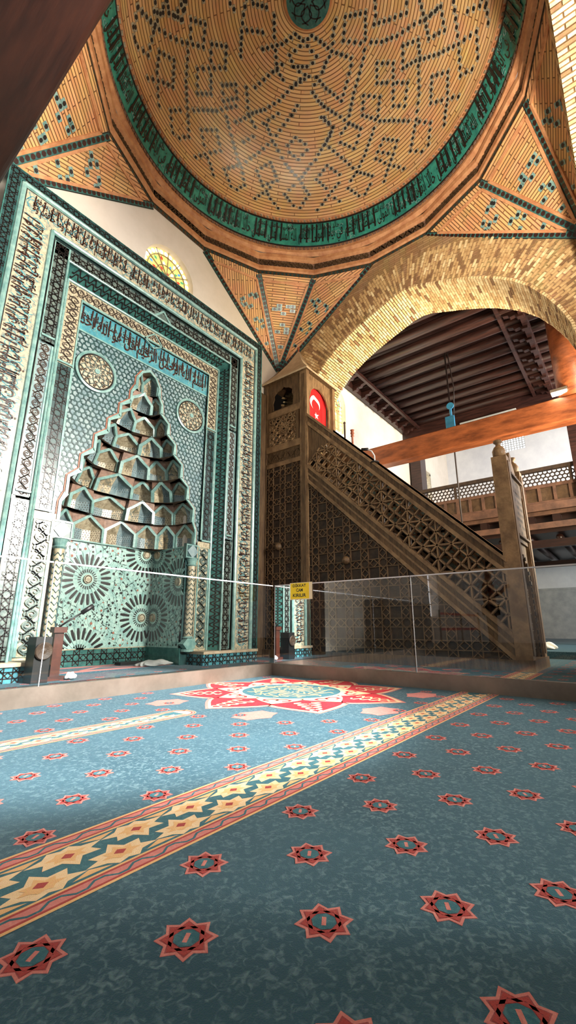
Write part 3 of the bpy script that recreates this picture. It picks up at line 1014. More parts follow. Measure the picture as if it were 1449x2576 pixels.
def brick_arch(name, label, F, top, depth, brick_from, bricks=True):
    """F(a,z,d): a along wall, d into the wall. top(a) = wall head height"""
    wl = MB(); P = arch_path()
    xs = sorted(set([p[0] for p in P] + [-2.92, -1.9, -RI * tan(pi / 16), RI * tan(pi / 16), 1.9, 2.92]))

    def za(a):
        a = abs(a)
        if a > 2.62: return 0
        for (p, q) in zip(AP[:-1], AP[1:]):
            if p[0] <= a <= q[0] and q[0] > p[0]: return p[1] + (q[1] - p[1]) * (a - p[0]) / (q[0] - p[0])
        return 0
    for a, b in zip(xs[:-1], xs[1:]):
        z0, z1 = (za(a), za(b)) if abs((a + b) / 2) < 2.62 else (0, 0)
        if abs(a) == 2.62 and z0 == 0 and abs((a + b) / 2) < 2.62: z0 = 4.1
        if abs(b) == 2.62 and z1 == 0 and abs((a + b) / 2) < 2.62: z1 = 4.1
        wl.face([F(a, z0, 0), F(b, z1, 0), F(b, top(b), 0), F(a, top(a), 0)], 0)
        wl.face([F(a, z0, depth), F(b, z1, depth), F(b, 9.5, depth), F(a, 9.5, depth)], 1)
    for p, q in zip(P[:-1], P[1:]):
        wl.face([F(p[0], p[1], 0), F(q[0], q[1], 0), F(q[0], q[1], depth), F(p[0], p[1], depth)], 2)
    root = tag(wl.build(name, [M['wallbrick'], M['white'], M['mortar']]), kind='structure')
    if not bricks: return root
    b = MB(); R = resample(P, .050)
    rng = random.Random(3)
    for i in range(1, len(R) - 1):
        a, z = R[i]
        if z < brick_from: continue
        tx, tz = R[i + 1][0] - R[i - 1][0], R[i + 1][1] - R[i - 1][1]; l = hypot(tx, tz); tx /= l; tz /= l
        nx, nz = tz, -tx                       # pointing into the opening
        if nz > 0 and abs(tx) > .3: nx, nz = -nx, -nz
        if abs(tx) <= .3: nx = -1 if a > 0 else 1; nz = 0
        O = Vector(F(a, z, 0)); ex = Vector(F(a + 1, z, 0)) - O; ed = Vector(F(a, z, 1)) - O; ez = Vector((0, 0, 1))
        T = ex * tx + ez * tz; N = ex * nx + ez * nz
        # soffit bricks across the depth
        dd = -.01 - (.11 if i % 2 else 0)
        while dd < depth:
            L = min(.215, depth + .01 - dd); s0 = max(dd, -.012)
            if dd + L - s0 > .04:
                m_ = rng.choices((0, 1, 2), (7, 4, 1.0))[0]
                b.frame(O + ed * ((s0 + dd + L) / 2) + N * (.006 * rng.random()), ed * ((dd + L - s0) / 2 - .006), T * .0175, N * .022, m_)
            dd += .22
        # face bricks radiating outwards
        for j in range(4):
            o = .03 + j * .165 + (.08 if i % 2 else 0)
            if z + (-N.z) * o * 1 > top(a) - .06 or rng.random() < .04 * j: continue
            b.frame(O - N * (o + .07) + ed * (-.004), N * .072, T * .0185 * (1 + .06 * j), ed * (.005), rng.choices((0, 1, 2), (2, 6, 1.6) if j < 3 else (1, 7, 1.2))[0])
    b.build('arch_brickwork', [M['brickA'], M['brickB'], M['brickC']], root)
    return root


def tope(a):
    aa = abs(a); hv = RI * tan(pi / 16)
    return ZR if aa <= hv else ZR + (ZC - ZR) * (aa - hv) / (HB - hv)


brick_arch('wall_arch_east', 'e', lambda a, z, d: (XR + d, CYD - .10 + a, z), tope, .93, 2.2)
brick_arch('wall_arch_south', 's', lambda a, z, d: (CXD + a, -.27 - d, z), tope, .95, 3.0)
# wall heads continue up to the ring
w = MB(); w.box(XR + .12, XR + .9, -1.2, YW, 7.9, 9.6); w.box(.8, XR + .12, -1.2, -.44, 7.9, 9.6); w.box(.5, .8, -1.2, YW, 7.9, 9.6)
tag(w.build('wall_upper', M['wallbrick']), kind='structure')

# ---------- dark timber at the left: long beam, and a post added to fill the black gap
b = MB(); b.frame((0.02, 1.6, 5.16), (.80, 0, 0), (0, 3.5, -.256), (0, 0, .48), 0)
beam = tag(b.build('roof_beam', M['woodK']), 'massive dark varnished timber beam crossing the top left corner', 'beam')
b = MB(); b.tube([(.72, YW - .32, 0), (.72, YW - .32, 6.2)], .28, 20)
tag(b.build('wooden_post', M['woodK'], smooth=True), 'dark wooden post added to fill the black gap left of the tiled niche wall', 'post')
bv = beam.modifiers.new('bevel', 'BEVEL'); bv.width = .05; bv.segments = 3

# ================================================================== MIHRAB (tiled prayer niche)
MC, YM = 3.44, 5.20
mih = EB('mihrab', None, 'tall turquoise and cream mosaic tiled prayer niche with stalactite hood', 'prayer niche')
YF = 5.48           # field plane (recessed)


def FM(yp): return lambda u, v, n: (MC + u, yp - n, v)


def pi_band(mb, ho, zo, hi, zi, y, mi, zb=.2, yi=None):
    """an upside-down-U band; yi = depth of the inner edge (sloped when different)"""
    yi = y if yi is None else yi
    for sx in (-1, 1):
        mb.face([(MC + sx * ho, y, zb), (MC + sx * hi, yi, zb), (MC + sx * hi, yi, zi), (MC + sx * ho, y, zo)], mi)
    mb.face([(MC - ho, y, zo), (MC - hi, yi, zi), (MC + hi, yi, zi), (MC + ho, y, zo)], mi)


def pi_line(mb, h, z, y, w, hh, mi, zb=.2):
    mb.ribbon([(-h, zb), (-h, z), (h, z), (h, zb)], FM(y), w, hh, mi)


def pi_tube(mb, h, z, y, r, mi, zb=.2):
    mb.tube([(MC - h, y, zb), (MC - h, y, z)], r, 8, mi); mb.tube([(MC + h, y, zb), (MC + h, y, z)], r, 8, mi); mb.tube([(MC - h, y, z), (MC + h, y, z)], r, 8, mi)


def in_pi(ho, zo, hi, zi, zb=.2, z2=99):
    return lambda u, v: zb < v < min(zo, z2) and abs(u) < ho and (abs(u) > hi or v > zi)


# outer frame
mb = MB(); pi_band(mb, 2.33, 6.10, 2.18, 5.95, YM, 0)
for sx in (-1, 1): mb.face([(MC + sx * 2.33, YM, 0), (MC + sx * 2.33, YM, 6.10), (MC + sx * 2.33, YW, 6.10), (MC + sx * 2.33, YW, 0)], 0)
mb.face([(MC - 2.33, YM, 6.10), (MC + 2.33, YM, 6.10), (MC + 2.33, YW, 6.10), (MC - 2.33, YW, 6.10)], 0)
ok = in_pi(2.325, 6.095, 2.185, 5.955)
for pl in clip(girih(-2.33, 2.33, .2, 6.1, .15), ok, .03): mb.ribbon(pl, FM(YM), .009, .004, 1)
pi_line(mb, 2.322, 6.092, YM, .012, .006, 2); pi_line(mb, 2.186, 5.956, YM, .012, .006, 2)
mb.build('outer_tile_border', [M['tealD'], M['dark'], M['teal']], mih)
mb = MB(); pi_tube(mb, 2.15, 5.92, YM - .005, .034, 0); pi_line(mb, 2.112, 5.882, YM, .010, .006, 1); pi_tube(mb, 1.752, 5.522, YM - .0, .030, 0); pi_line(mb, 1.70, 5.47, YM + .03, .010, .006, 1)
mb.build('turquoise_moulding', [M['tealL'], M['dark']], mih)

# inscription band
mb = MB(); pi_band(mb, 2.115, 5.885, 1.775, 5.545, YM, 0); band = mb.build('inscription_band', M['cream'], mih)
mb = MB(); ok = in_pi(2.10, 5.87, 1.79, 5.56)
for pl in clip([[(x, v) for x, v in p] for p in scroll(-2.1, 2.1, 5.56, 5.88, p=.3)], ok): mb.ribbon(pl, FM(YM), .008, .003, 0)
for sx in (-1, 1):
    for pl in scroll(sx * 1.945 - .155, sx * 1.945 + .155, .25, 5.55, vertical=True, p=.3): mb.ribbon(pl, FM(YM), .008, .003, 0)
mb.build('mosaic_scrollwork', M['blueT'], band)
mb = MB(); g = lambda a, b: None
F1 = FM(YM)
for (s0, s1, tx) in ((.26, 1.95, 0), (1.95, 3.75, 1), (3.75, 5.52, 2)):          # right: reads upwards
    write(mb, KURSI[tx], lambda u, v, n: F1(1.80 + v, u, n), s1, s0, .0, .19, .010, 0, .012)
    write(mb, KURSI[(tx + 1) % 3], lambda u, v, n: F1(1.80 + v, u, n), s1 - .05, s0 + .03, .13, .30, .008, 0, .012)
for (s0, s1, tx) in ((-2.02, -.65, 2), (-.65, .70, 1), (.70, 2.05, 0)):           # top
    write(mb, KURSI[tx], F1, s0, s1, 5.57, 5.77, .010, 0, .012)
    write(mb, KURSI[(tx + 2) % 3], F1, s0 + .03, s1 - .03, 5.71, 5.87, .008, 0, .012)
for (s0, s1, tx) in ((.26, 1.95, 2), (1.95, 3.75, 1), (3.75, 5.52, 0)):           # left: reads downwards
    write(mb, KURSI[tx], lambda u, v, n: F1(-1.80 - v, u, n), s0, s1, .0, .19, .010, 0, .012)
    write(mb, KURSI[(tx + 1) % 3], lambda u, v, n: F1(-1.80 - v, u, n), s0 + .03, s1 - .03, .13, .30, .008, 0, .012)
for sx in (-1, 1):                                                                  # tall upright strokes
    for i in range(58):
        z = .3 + i * .091 + random.uniform(-.03, .03); L = random.uniform(.12, .26)
        mb.ribbon([(sx * (1.82 + .27 - L), z), (sx * (1.82 + .27), z + .015)], F1, .014, .010, 0, wf=lambda t: 1.2 - .5 * t)
for i in range(44):
    x = -2.0 + i * .092 + random.uniform(-.03, .03); L = random.uniform(.12, .26)
    mb.ribbon([(x, 5.86 - L), (x + .012, 5.86)], F1, .014, .010, 0)
mb.build('inscription_lettering', M['maroon'], band)

mb = MB(); pi_band(mb, 1.80, 5.57, 1.66, 5.43, YM + .05, 0, 0); pi_band(mb, 1.53, 5.30, 1.44, 5.21, YM + .26, 0, 0); mb.build('backing_tiles', M['tealD'], mih)
# second band: star mosaic above and at the foot, carved scrolls at mid height
Y2 = YM + .035
for nm, z0, z1, ho, hi, kind, m0, m1 in (
        ('star_mosaic_panel', 3.98, 5.46, 1.69, 1.50, 'g', 'greyD', 'dark'), ('scroll_mosaic_panel', 1.98, 3.95, 1.69, 1.53, 's', 'greyT', 'woodD'), ('star_mosaic_panel', .22, 1.95, 1.69, 1.50, 'g', 'greyD', 'dark')):
    mb = MB()
    for sx in (-1, 1): mb.face([(MC + sx * ho, Y2, z0), (MC + sx * hi, Y2, z0), (MC + sx * hi, Y2, z1), (MC + sx * ho, Y2, z1)], 0)
    if z1 > 5: mb.face([(MC - ho, Y2, z1), (MC + ho, Y2, z1), (MC + ho, Y2, z1 - .19), (MC - ho, Y2, z1 - .19)], 0)
    for sx in (-1, 1):
        a, b = sorted((sx * ho, sx * hi))
        pls = girih(a, b, z0, z1, .19) if kind == 'g' else scroll(a + .01, b - .01, z0 + .02, z1 - .02, vertical=True, p=.22)
        for pl in pls: mb.ribbon(pl, FM(Y2), .012, .006, 1)
    if z1 > 5:
        for pl in clip(girih(-1.5, 1.5, z1 - .19, z1, .19), lambda u, v: abs(u) > .16 or v > 5.40, .03): mb.ribbon(pl, FM(Y2), .012, .006, 1)
        mb.ribbon([(-.16, z1 - .19), (0, z1 - .02), (.16, z1 - .19)], FM(Y2), .03, .012, 2)
    for sx in (-1, 1):
        mb.ribbon([(sx * ho, z0 + .01), (sx * ho, z1 - .01), (sx * hi, z1 - .01), (sx * hi, z0 + .01)], FM(Y2), .014, .010, 2, closed=True)
    mb.build(nm, [M[m0], M[m1], M['tealL']], mih)

# sloped reveal
mb = MB(); pi_band(mb, 1.50, 5.27, 1.40, 5.17, Y2, 0, .2, YF - .05)
for sx in (-1, 1):
    for pl in zigzag(1.405, 1.495, .25, 5.2, vertical=True, p=.11):
        mb.ribbon([(sx * a, b) for a, b in pl], lambda u, v, n: (MC + u, Y2 + (1.50 - abs(u)) / .10 * (YF - .05 - Y2) - n * .7, v), .012, .008, 1)
for pl in zigzag(-1.4, 1.4, 5.175, 5.265, p=.11):
    mb.ribbon(pl, lambda u, v, n: (MC + u, Y2 + (5.27 - v) / .10 * (YF - .05 - Y2) - n * .7, v), .012, .008, 1)
pi_tube(mb, 1.50, 5.27, Y2 - .01, .016, 2); pi_tube(mb, 1.395, 5.165, YF - .055, .018, 2)
mb.build('zigzag_reveal', [M['teal'], M['dark'], M['tealL']], mih)

# third band
Y3 = YF - .045
mb = MB(); pi_band(mb, 1.39, 5.16, 1.17, 4.96, Y3, 0, 3.9)
for pl in clip(scroll(-1.37, 1.37, 4.97, 5.15, p=.22), lambda u, v: True): mb.ribbon(pl, FM(Y3), .010, .007, 1)
for sx in (-1, 1):
    a, b = sorted((sx * 1.38, sx * 1.18))
    for pl in scroll(a, b, 3.92, 4.96, vertical=True, p=.22): mb.ribbon(pl, FM(Y3), .010, .007, 1)
mb.ribbon([(-.17, 4.96), (0, 5.12), (.17, 4.96), (0, 4.86), (-.17, 4.96)], FM(Y3), .02, .014, 2)
pi_line(mb, 1.175, 4.962, Y3, .022, .014, 2, 3.9)
mb.build('scroll_mosaic_border', [M['sand'], M['woodD'], M['tealL']], mih)
mb = MB()
for sx in (-1, 1):
    mb.face([(MC + sx * 1.39, Y3, 1.92), (MC + sx * 1.17, Y3, 1.92), (MC + sx * 1.17, Y3, 3.9), (MC + sx * 1.39, Y3, 3.9)], 0)
    a, b = sorted((sx * 1.38, sx * 1.18))
    for pl in girih(a, b, 1.94, 3.88, .2): mb.ribbon(pl, FM(Y3), .012, .006, 1)
    mb.ribbon([(a, 1.93), (a, 3.89), (b, 3.89), (b, 1.93)], FM(Y3), .018, .012, 2, closed=True)
mb.build('geometric_tile_border', [M['tealD'], M['dark'], M['tealL']], mih)
mb = MB()
for sx in (-1, 1):
    mb.face([(MC + sx * 1.39, Y3, .2), (MC + sx * 1.12, Y3, .2), (MC + sx * 1.12, Y3, 1.9), (MC + sx * 1.39, Y3, 1.9)], 0)
    a, b = sorted((sx * 1.36, sx * 1.15))
    for pl in scroll(a, b, .26, 1.78, vertical=True, p=.26): mb.ribbon(pl, FM(Y3), .020, .018, 1)
    mb.ribbon([(a, .24), (a, 1.8), (b, 1.8), (b, .24)], FM(Y3), .018, .012, 2, closed=True)
mb.build('carved_scroll_panel', [M['sand'], M['greyD'], M['tealL']], mih)
for sx in (-1, 1):                                              # teal fillet framing the flank zones
    for z_ in (1.92, 3.92):
        mb = MB(); mb.ribbon([(sx * 1.52, z_ + .12), (sx * 1.68, z_ + .12)], FM(YM + .03), .026, .02, 0)
        mb.ribbon([(sx * 1.18, z_), (sx * 1.38, z_)], FM(Y3 - .002 if False else YF - .05), .026, .02, 0)
        mb.ribbon([(sx * 1.40, z_), (sx * 1.52, z_ + .12)], lambda u, v, n: (MC + u, YM + .03 + (1.52 - abs(u)) / .12 * .38 - n, v), .026, .02, 0)
        mb.build('turquoise_fillet', M['tealL'], mih)

# silhouette of the stalactite hood, half, bottom to top: (x, z)
TIER = [(1.08, 1.80, 2.20), (1.02, 2.20, 2.55), (.88, 2.55, 2.88), (.73, 2.88, 3.22), (.57, 3.22, 3.52), (.42, 3.52, 3.82), (.27, 3.82, 4.10), (.20, 4.10, 4.44)]
SIL = []
for i, (h, z0, z1) in enumerate(TIER):
    SIL.append((h, z0))
    if i < 7:
        SIL.append((h, z1 - .12)); SIL.append((TIER[i + 1][0] + .0, z1))
SIL.append((.20, 4.24)); SIL.append((.12, 4.38)); SIL.append((0, 4.46))


def sil_h(z):
    for (a, b) in zip(SIL[:-1], SIL[1:]):
        if a[1] <= z <= b[1] and b[1] > a[1]: return a[0] + (b[0] - a[0]) * (z - a[1]) / (b[1] - a[1])
    return 0 if z > 4.46 else 1.08


# field of interlocking fret
mb = MB(); HF = 1.19
for a, b in zip(SIL[:-1], SIL[1:]):
    if b[1] - a[1] < 1e-6: continue
    for sx in (-1, 1): mb.face([(MC + sx * a[0], YF, a[1]), (MC + sx * HF, YF, a[1]), (MC + sx * HF, YF, b[1]), (MC + sx * b[0], YF, b[1])], 0)
mb.face([(MC - HF, YF, 4.46), (MC + HF, YF, 4.46), (MC + HF, YF, 4.96), (MC - HF, YF, 4.96)], 0)
meds = [(-.84, 4.02), (.84, 4.02)]
okf = lambda u, v: abs(u) < HF - .01 and 1.85 < v < 4.55 and abs(u) > sil_h(v) + .04 and all(hypot(u - c[0], v - c[1]) > .30 for c in meds)
for pl in clip(fret(-HF, HF, 1.82, 4.6, .155), okf, .02): mb.ribbon(pl, FM(YF), .018, .006, 1)
mb.build('fret_mosaic_field', [M['greyT'], M['tealD']], mih)
for c in meds:
    mb = MB(); ax = (Vector((1, 0, 0)), Vector((0, 0, 1)), Vector((0, -1, 0)))
    cc = (MC + c[0], YF, c[1])
    mb.lathe([(.30, 0), (.30, .035), (.275, .042), (.262, .03)], cc, 40, 1, ax); mb.lathe([(.262, .03), (.25, .036), (.24, .028)], cc, 40, 2, ax)
    mb.lathe([(.24, .028), (.10, .04), (.001, .045)], cc, 40, 0, ax)
    mb.lathe([(.04, .045), (.036, .058), (.001, .062)], cc, 16, 1, ax)
    Fc = lambda u, v, n, c=c: (MC + c[0] + u, YF - .035 - n, c[1] + v)
    for k in range(10):
        a = 2 * pi * k / 10
        for r0, r1, da in ((.05, .14, .25), (.14, .235, .25), (.05, .14, -.25), (.14, .235, -.25)):
            mb.ribbon([(r0 * cos(a), r0 * sin(a)), ((r0 + r1) / 2 * cos(a + da), (r0 + r1) / 2 * sin(a + da)), (r1 * cos(a), r1 * sin(a))], Fc, .010, .012, 3)
        for r in (.09, .17, .215):
            mb.ribbon([(r * cos(a + .3) + .018 * cos(q * 1.2), r * sin(a + .3) + .018 * sin(q * 1.2)) for q in range(5)], Fc, .009, .012, 4)
    mb.build('round_medallion', [M['sand'], M['tealL'], M['dark'], M['greyD'], M['woodP']], mih)
# azure inscription strip over the field
mb = MB(); mb.frame((MC, YF - .008, 4.745), (HF - .01, 0, 0), (0, .008, 0), (0, 0, .205), 0)
FS = FM(YF - .016)
for pl in scroll(-1.17, 1.17, 4.56, 4.93, p=.3): mb.ribbon(pl, FS, .007, .003, 2)
st = mb.build('azure_inscription_strip', [M['blueT'], M['dark'], M['tealL']], mih)
mb = MB()
write(mb, BASM, FS, -1.15, 1.15, 4.55, 4.83, .010, 0, .012)
write(mb, KURSI[0], FS, -1.14, 1.14, 4.70, 4.92, .008, 0, .010)
for i in range(26):
    x = -1.12 + i * .09 + random.uniform(-.03, .03); mb.ribbon([(x, 4.66 + random.random() * .1), (x + .012, 4.93)], FS, .018, .011, 0)
mb.build('inscription_lettering', M['maroon'], st)
mb = MB(); mb.ribbon([(-HF, 4.54), (HF, 4.54)], FM(YF), .022, .02, 0); mb.build('turquoise_fillet', M['tealL'], mih)

# outline of the hood
for nm, off, wd, m_, hh in (('hood_outline', .026, .03, 'rust', .012), ('turquoise_hood_outline', .004, .036, 'tealL', .024)):
    mb = MB()
    full = [(x + off, z + off * .3) for x, z in SIL]; pl = full + [(-x, z) for x, z in reversed(full)][1:]
    mb.ribbon(pl, FM(YF), wd, hh, 0)
    mb.build(nm, M[m_], mih)

# stalactite tiers
hood = EB('stalactite_hood', None); hood.parent = mih
DN = .86


def tier_path(k):
    h = TIER[k][0] if k < len(TIER) else .1
    n = [8, 7, 7, 6, 5, 4, 3, 2][k]; d = DN * (h / 1.08) ** 1.05
    if k == 7: d = .16
    P = []
    for i in range(n + 1):
        t = pi * i / n; c = cos(t); s = sin(t)
        P.append((h * (abs(c) ** .75) * (1 if c > 0 else -1), YF + d * abs(s) ** .8))
    return P


def cell(mb, A, B, zb, zt, inward, k, i, A0, B0):
    """one niche of the hood: foot on A0-B0 (deeper), head on A-B (further forward)"""
    A = Vector((A[0], A[1], 0)); B = Vector((B[0], B[1], 0)); A0 = Vector((A0[0], A0[1], 0)); B0 = Vector((B0[0], B0[1], 0))
    t = (B - A); L = t.length; t.normalize(); n = Vector((-t.y, t.x, 0))
    if n.dot(inward) < 0: n = -n          # n points to the viewer side
    off_ = .085 if (i + k) % 2 and 0 < k < 7 and A0 != A and B0 != B else 0

    def G(u, v, d):
        f_ = min(1, max(0, v / (zt - zb))) ** 1.3; s1 = (u / (L / 2) + 1) / 2; d = d + off_
        lo_ = A0 + (B0 - A0) * s1; hi_ = A + (B - A) * s1
        return tuple(lo_ + (hi_ - lo_) * f_ + n * d + Vector((0, 0, zb + v)))
    H = zt - zb; w = L / 2
    mode = (i + k) % 2
    aw = w * .93; a1 = H * .54
    arch = [(-aw, 0), (-aw, a1), (-aw * .62, a1 + H * .16), (0, H * .97), (aw * .62, a1 + H * .16), (aw, a1), (aw, 0)]
    sp = [(-w, 0), (-w, H), (0, H), (w, H), (w, 0)]
    if off_:
        for q in (-w, w): mb.face([G(q, 0, 0), G(q, H, 0), G(q, H, -off_), G(q, 0, -off_)], 1)
        mb.face([G(-w, 0, 0), G(w, 0, 0), G(w, 0, -off_), G(-w, 0, -off_)], 1); mb.face([G(-w, H, 0), G(w, H, 0), G(w, H, -off_), G(-w, H, -off_)], 1)
    # spandrel faces
    for q in ((( -w, 0), (-w, a1), (-aw, a1), (-aw, 0)), ((w, 0), (aw, 0), (aw, a1), (w, a1)), ((-w, a1), (-w, H), (-aw * .62, a1 + H * .16), (-aw, a1)), ((w, a1), (aw, a1), (aw * .62, a1 + H * .16), (w, H)), ((-w, H), (0, H), (0, H * .97), (-aw * .62, a1 + H * .16)), ((w, H), (aw * .62, a1 + H * .16), (0, H * .97), (0, H))):
        mb.face([G(a, b, 0) for a, b in q], 1)
    dp = min(.15, L * .5)
    cx = [-aw, -aw * .5, 0, aw * .5, aw]; dd = [0, -dp * .8, -dp, -dp * .8, 0]
    if mode: cx = [-aw, -aw * .45, 0, aw * .45, aw]; dd = [0, -dp, -dp * .7, -dp, 0]
    hgt = lambda x: a1 + (H * .97 - a1) * (1 - abs(x) / aw) ** .8
    for j in range(4):
        x0, x1 = cx[j], cx[j + 1]; e0, e1 = dd[j], dd[j + 1]
        m_ = (2, 3, 4, 5)[(k * 3 + i + j // 2) % 4]
        mb.face([G(x0, 0, e0), G(x1, 0, e1), G(x1, a1 * .9, e1), G(x0, a1 * .9, e0)], m_)
        mb.face([G(x0, a1 * .9, e0), G(x1, a1 * .9, e1), G(x1, hgt(x1), 0), G(x0, hgt(x0), 0)], m_ if mode else 6)
    mb.ribbon(arch, lambda u, v, nn: G(u, v, nn), min(.042, L * .17), .022, 0)
    # mosaic flecks in the niche
    for j in range(4):
        x0, x1 = cx[j], cx[j + 1]; e0, e1 = dd[j], dd[j + 1]; ww = hypot(x1 - x0, e1 - e0)
        nx = max(1, int(ww / .032)); nz = max(2, int(a1 / .034))
        for a in range(nx):
            for b in range(nz):
                q = (a + .5 + (.25 if b % 2 else -.1)) / nx; x = x0 + (x1 - x0) * q; e = e0 + (e1 - e0) * q + .003; z = (b + .5) / nz * a1 * .92
                s_ = .0085
                dx = (x1 - x0) / ww * s_; de = (e1 - e0) / ww * s_
                mb.face([G(x - dx, z, e - de), G(x, z - s_, e), G(x + dx, z, e + de), G(x, z + s_, e)], 7)
    # foot shelf
    mb.face([G(x, 0, e) for x, e in zip(cx, dd)], 1)


def at(PP, t):
    x = t * (len(PP) - 1); i = min(int(x), len(PP) - 2); f_ = x - i
    return (PP[i][0] + (PP[i + 1][0] - PP[i][0]) * f_, PP[i][1] + (PP[i + 1][1] - PP[i][1]) * f_)


for k in range(8):
    P = tier_path(k); mb = MB(); zb, zt = TIER[k][1], TIER[k][2]
    for i in range(len(P) - 1):
        mid = ((P[i][0] + P[i + 1][0]) / 2, (P[i][1] + P[i + 1][1]) / 2)
        A = (MC + P[i][0], P[i][1]); B = (MC + P[i + 1][0], P[i + 1][1])
        inward = Vector((-mid[0], YF - .2 - mid[1], 0))
        if k > 0:
            Q_ = tier_path(k - 1); nn_ = len(P) - 1; q0, q1 = at(Q_, i / nn_), at(Q_, (i + 1) / nn_); bl_ = .97
            A0 = (A[0] + (MC + q0[0] - A[0]) * bl_, A[1] + (q0[1] - A[1]) * bl_); B0 = (B[0] + (MC + q1[0] - B[0]) * bl_, B[1] + (q1[1] - B[1]) * bl_)
            if i == 0: A0 = A
            if i == nn_ - 1: B0 = B
        else: A0, B0 = A, B
        cell(mb, A, B, zb, zt, inward, k, i, A0, B0)
    # soffit from this tier to the wider tier below
    if k > 0:
        Q = tier_path(k - 1); n = 40

        for i in range(n):
            a, b = at(P, i / n), at(P, (i + 1) / n); c, e = at(Q, (i + 1) / n), at(Q, i / n)
            mb.face([(MC + a[0], a[1], zb), (MC + b[0], b[1], zb), (MC + c[0], c[1], zb - .0), (MC + e[0], e[1], zb - .0)], 1)
    mb.build('stalactite_tier', [M['tealL'], M['pink'], M['sand'], M['greyT'], M['cream'], M['greyT'], M['sand'], M['woodD']], hood)
mb = MB(); P = tier_path(7); mb.face([(MC + a, b, 4.44) for a, b in P], 0); mb.build('hood_crown', M['sand'], hood)

# lower niche walls with sunburst rosettes
NH, YN = .93, 6.34
mb = MB()
mb.face([(MC - NH, YN, 0), (MC + NH, YN, 0), (MC + NH, YN, 1.80), (MC - NH, YN, 1.80)], 0)
for sx in (-1, 1): mb.face([(MC + sx * NH, YF, 0), (MC + sx * NH, YN, 0), (MC + sx * NH, YN, 1.80), (MC + sx * NH, YF, 1.80)], 0)
for k, (a, b) in enumerate(((-1, 1),)): pass
# shelf closing the plan between square niche and curved hood
Pq = tier_path(0)
ring = [(MC + a, b) for a, b in Pq]
top = [(MC + 1.10, YF), (MC + NH, YF)] if False else None
mb.face([(MC - 1.1, YF, 1.80), (MC + 1.1, YF, 1.80), (MC + 1.1, YN + .05, 1.80), (MC - 1.1, YN + .05, 1.80)][::-1], 1) if False else None
for i in range(len(ring) - 1):
    a, b = ring[i], ring[i + 1]
    ca = (min(max(a[0], MC - NH), MC + NH), min(a[1], YN)); 
    mb.face([(a[0], a[1], 1.80), (b[0], b[1], 1.80), (MC + (NH if b[0] > MC + .01 else -NH if b[0] < MC - .01 else 0), YN if .15 < i / (len(ring) - 1) < .85 or True else YF, 1.80), (MC + (NH if a[0] > MC + .01 else -NH if a[0] < MC - .01 else 0), YN, 1.80)], 1)
nw = mb.build('niche_wall', [M['nicheT'], M['pink']], mih)
rosB = [(-.17, 1.24), (.79, .70), (.79, 1.72), (-.17, .17), (-1.13, .70), (-1.13, 1.72)]


def niche_pattern(mb, F, ulim, ros, seed):
    rng = random.Random(seed)
    okn = lambda u, v: abs(u) < ulim and .26 < v < 1.78 and all(hypot(u - c[0], v - c[1]) > .41 for c in ros)
    oks = lambda u, v: abs(u) < ulim and .26 < v < 1.79
    for c in ros:
        for k in range(24):
            a = 2 * pi * (k + .5) / 24
            pl = [(c[0] + r * cos(a), c[1] + r * sin(a)) for r in (.215, .26, .32, .375)]
            for p_ in clip([pl], oks): mb.ribbon(p_, F, .044, .004, 0, wf=lambda t: .65 + .5 * t if t < .9 else .7)
            for p_ in clip([[(c[0] + r * cos(a), c[1] + r * sin(a)) for r in (.10, .15)]], oks): mb.ribbon(p_, F, .014, .004, 0)
            a2 = a + pi / 24
            for p_ in clip([[(c[0] + r * cos(a2), c[1] + r * sin(a2)) for r in (.10, .40)]], oks): mb.ribbon(p_, F, .020, .009, 2, wf=lambda t: .4 + .9 * t)
        if oks(c[0], c[1]) or abs(c[0]) < ulim + .1:
            hub = [(c[0] + .055 * cos(q * pi / 8), c[1] + .055 * sin(q * pi / 8)) for q in range(16)]
            hub = [(max(-ulim, min(ulim, a)), max(.26, b)) for a, b in hub]
            mb.face([F(a, b, .03) for a, b in hub], 3); mb.ribbon(hub, F, .02, .03, 3, closed=True)
    pls = []
    for c in ros:
        for k in range(24):
            a = 2 * pi * k / 24
            pls.append([(c[0] + .41 * cos(a), c[1] + .41 * sin(a)), (c[0] + .52 * cos(a + .13), c[1] + .52 * sin(a + .13)), (c[0] + .66 * cos(a - .1), c[1] + .66 * sin(a - .1)), (c[0] + .85 * cos(a + .1), c[1] + .85 * sin(a + .1))])
            pls.append([(c[0] + .41 * cos(a), c[1] + .41 * sin(a)), (c[0] + .52 * cos(a - .13), c[1] + .52 * sin(a - .13)), (c[0] + .66 * cos(a + .1), c[1] + .66 * sin(a + .1)), (c[0] + .85 * cos(a - .1), c[1] + .85 * sin(a - .1))])
    for p_ in clip(pls, okn): mb.ribbon(p_, F, .011, .006, 2)
    D = []
    for _ in range(2600):
        u = rng.uniform(-ulim, ulim); v = rng.uniform(.28, 1.77)
        if okn(u, v) and all((u - a) ** 2 + (v - b) ** 2 > .0052 for a, b in D):
            D.append((u, v)); r = rng.choice((.013, .018, .021, .016))
            mb.face([F(u + r * cos(q * pi / 3), v + r * sin(q * pi / 3), .008) for q in range(6)], rng.choice((0, 0, 0, 1)))


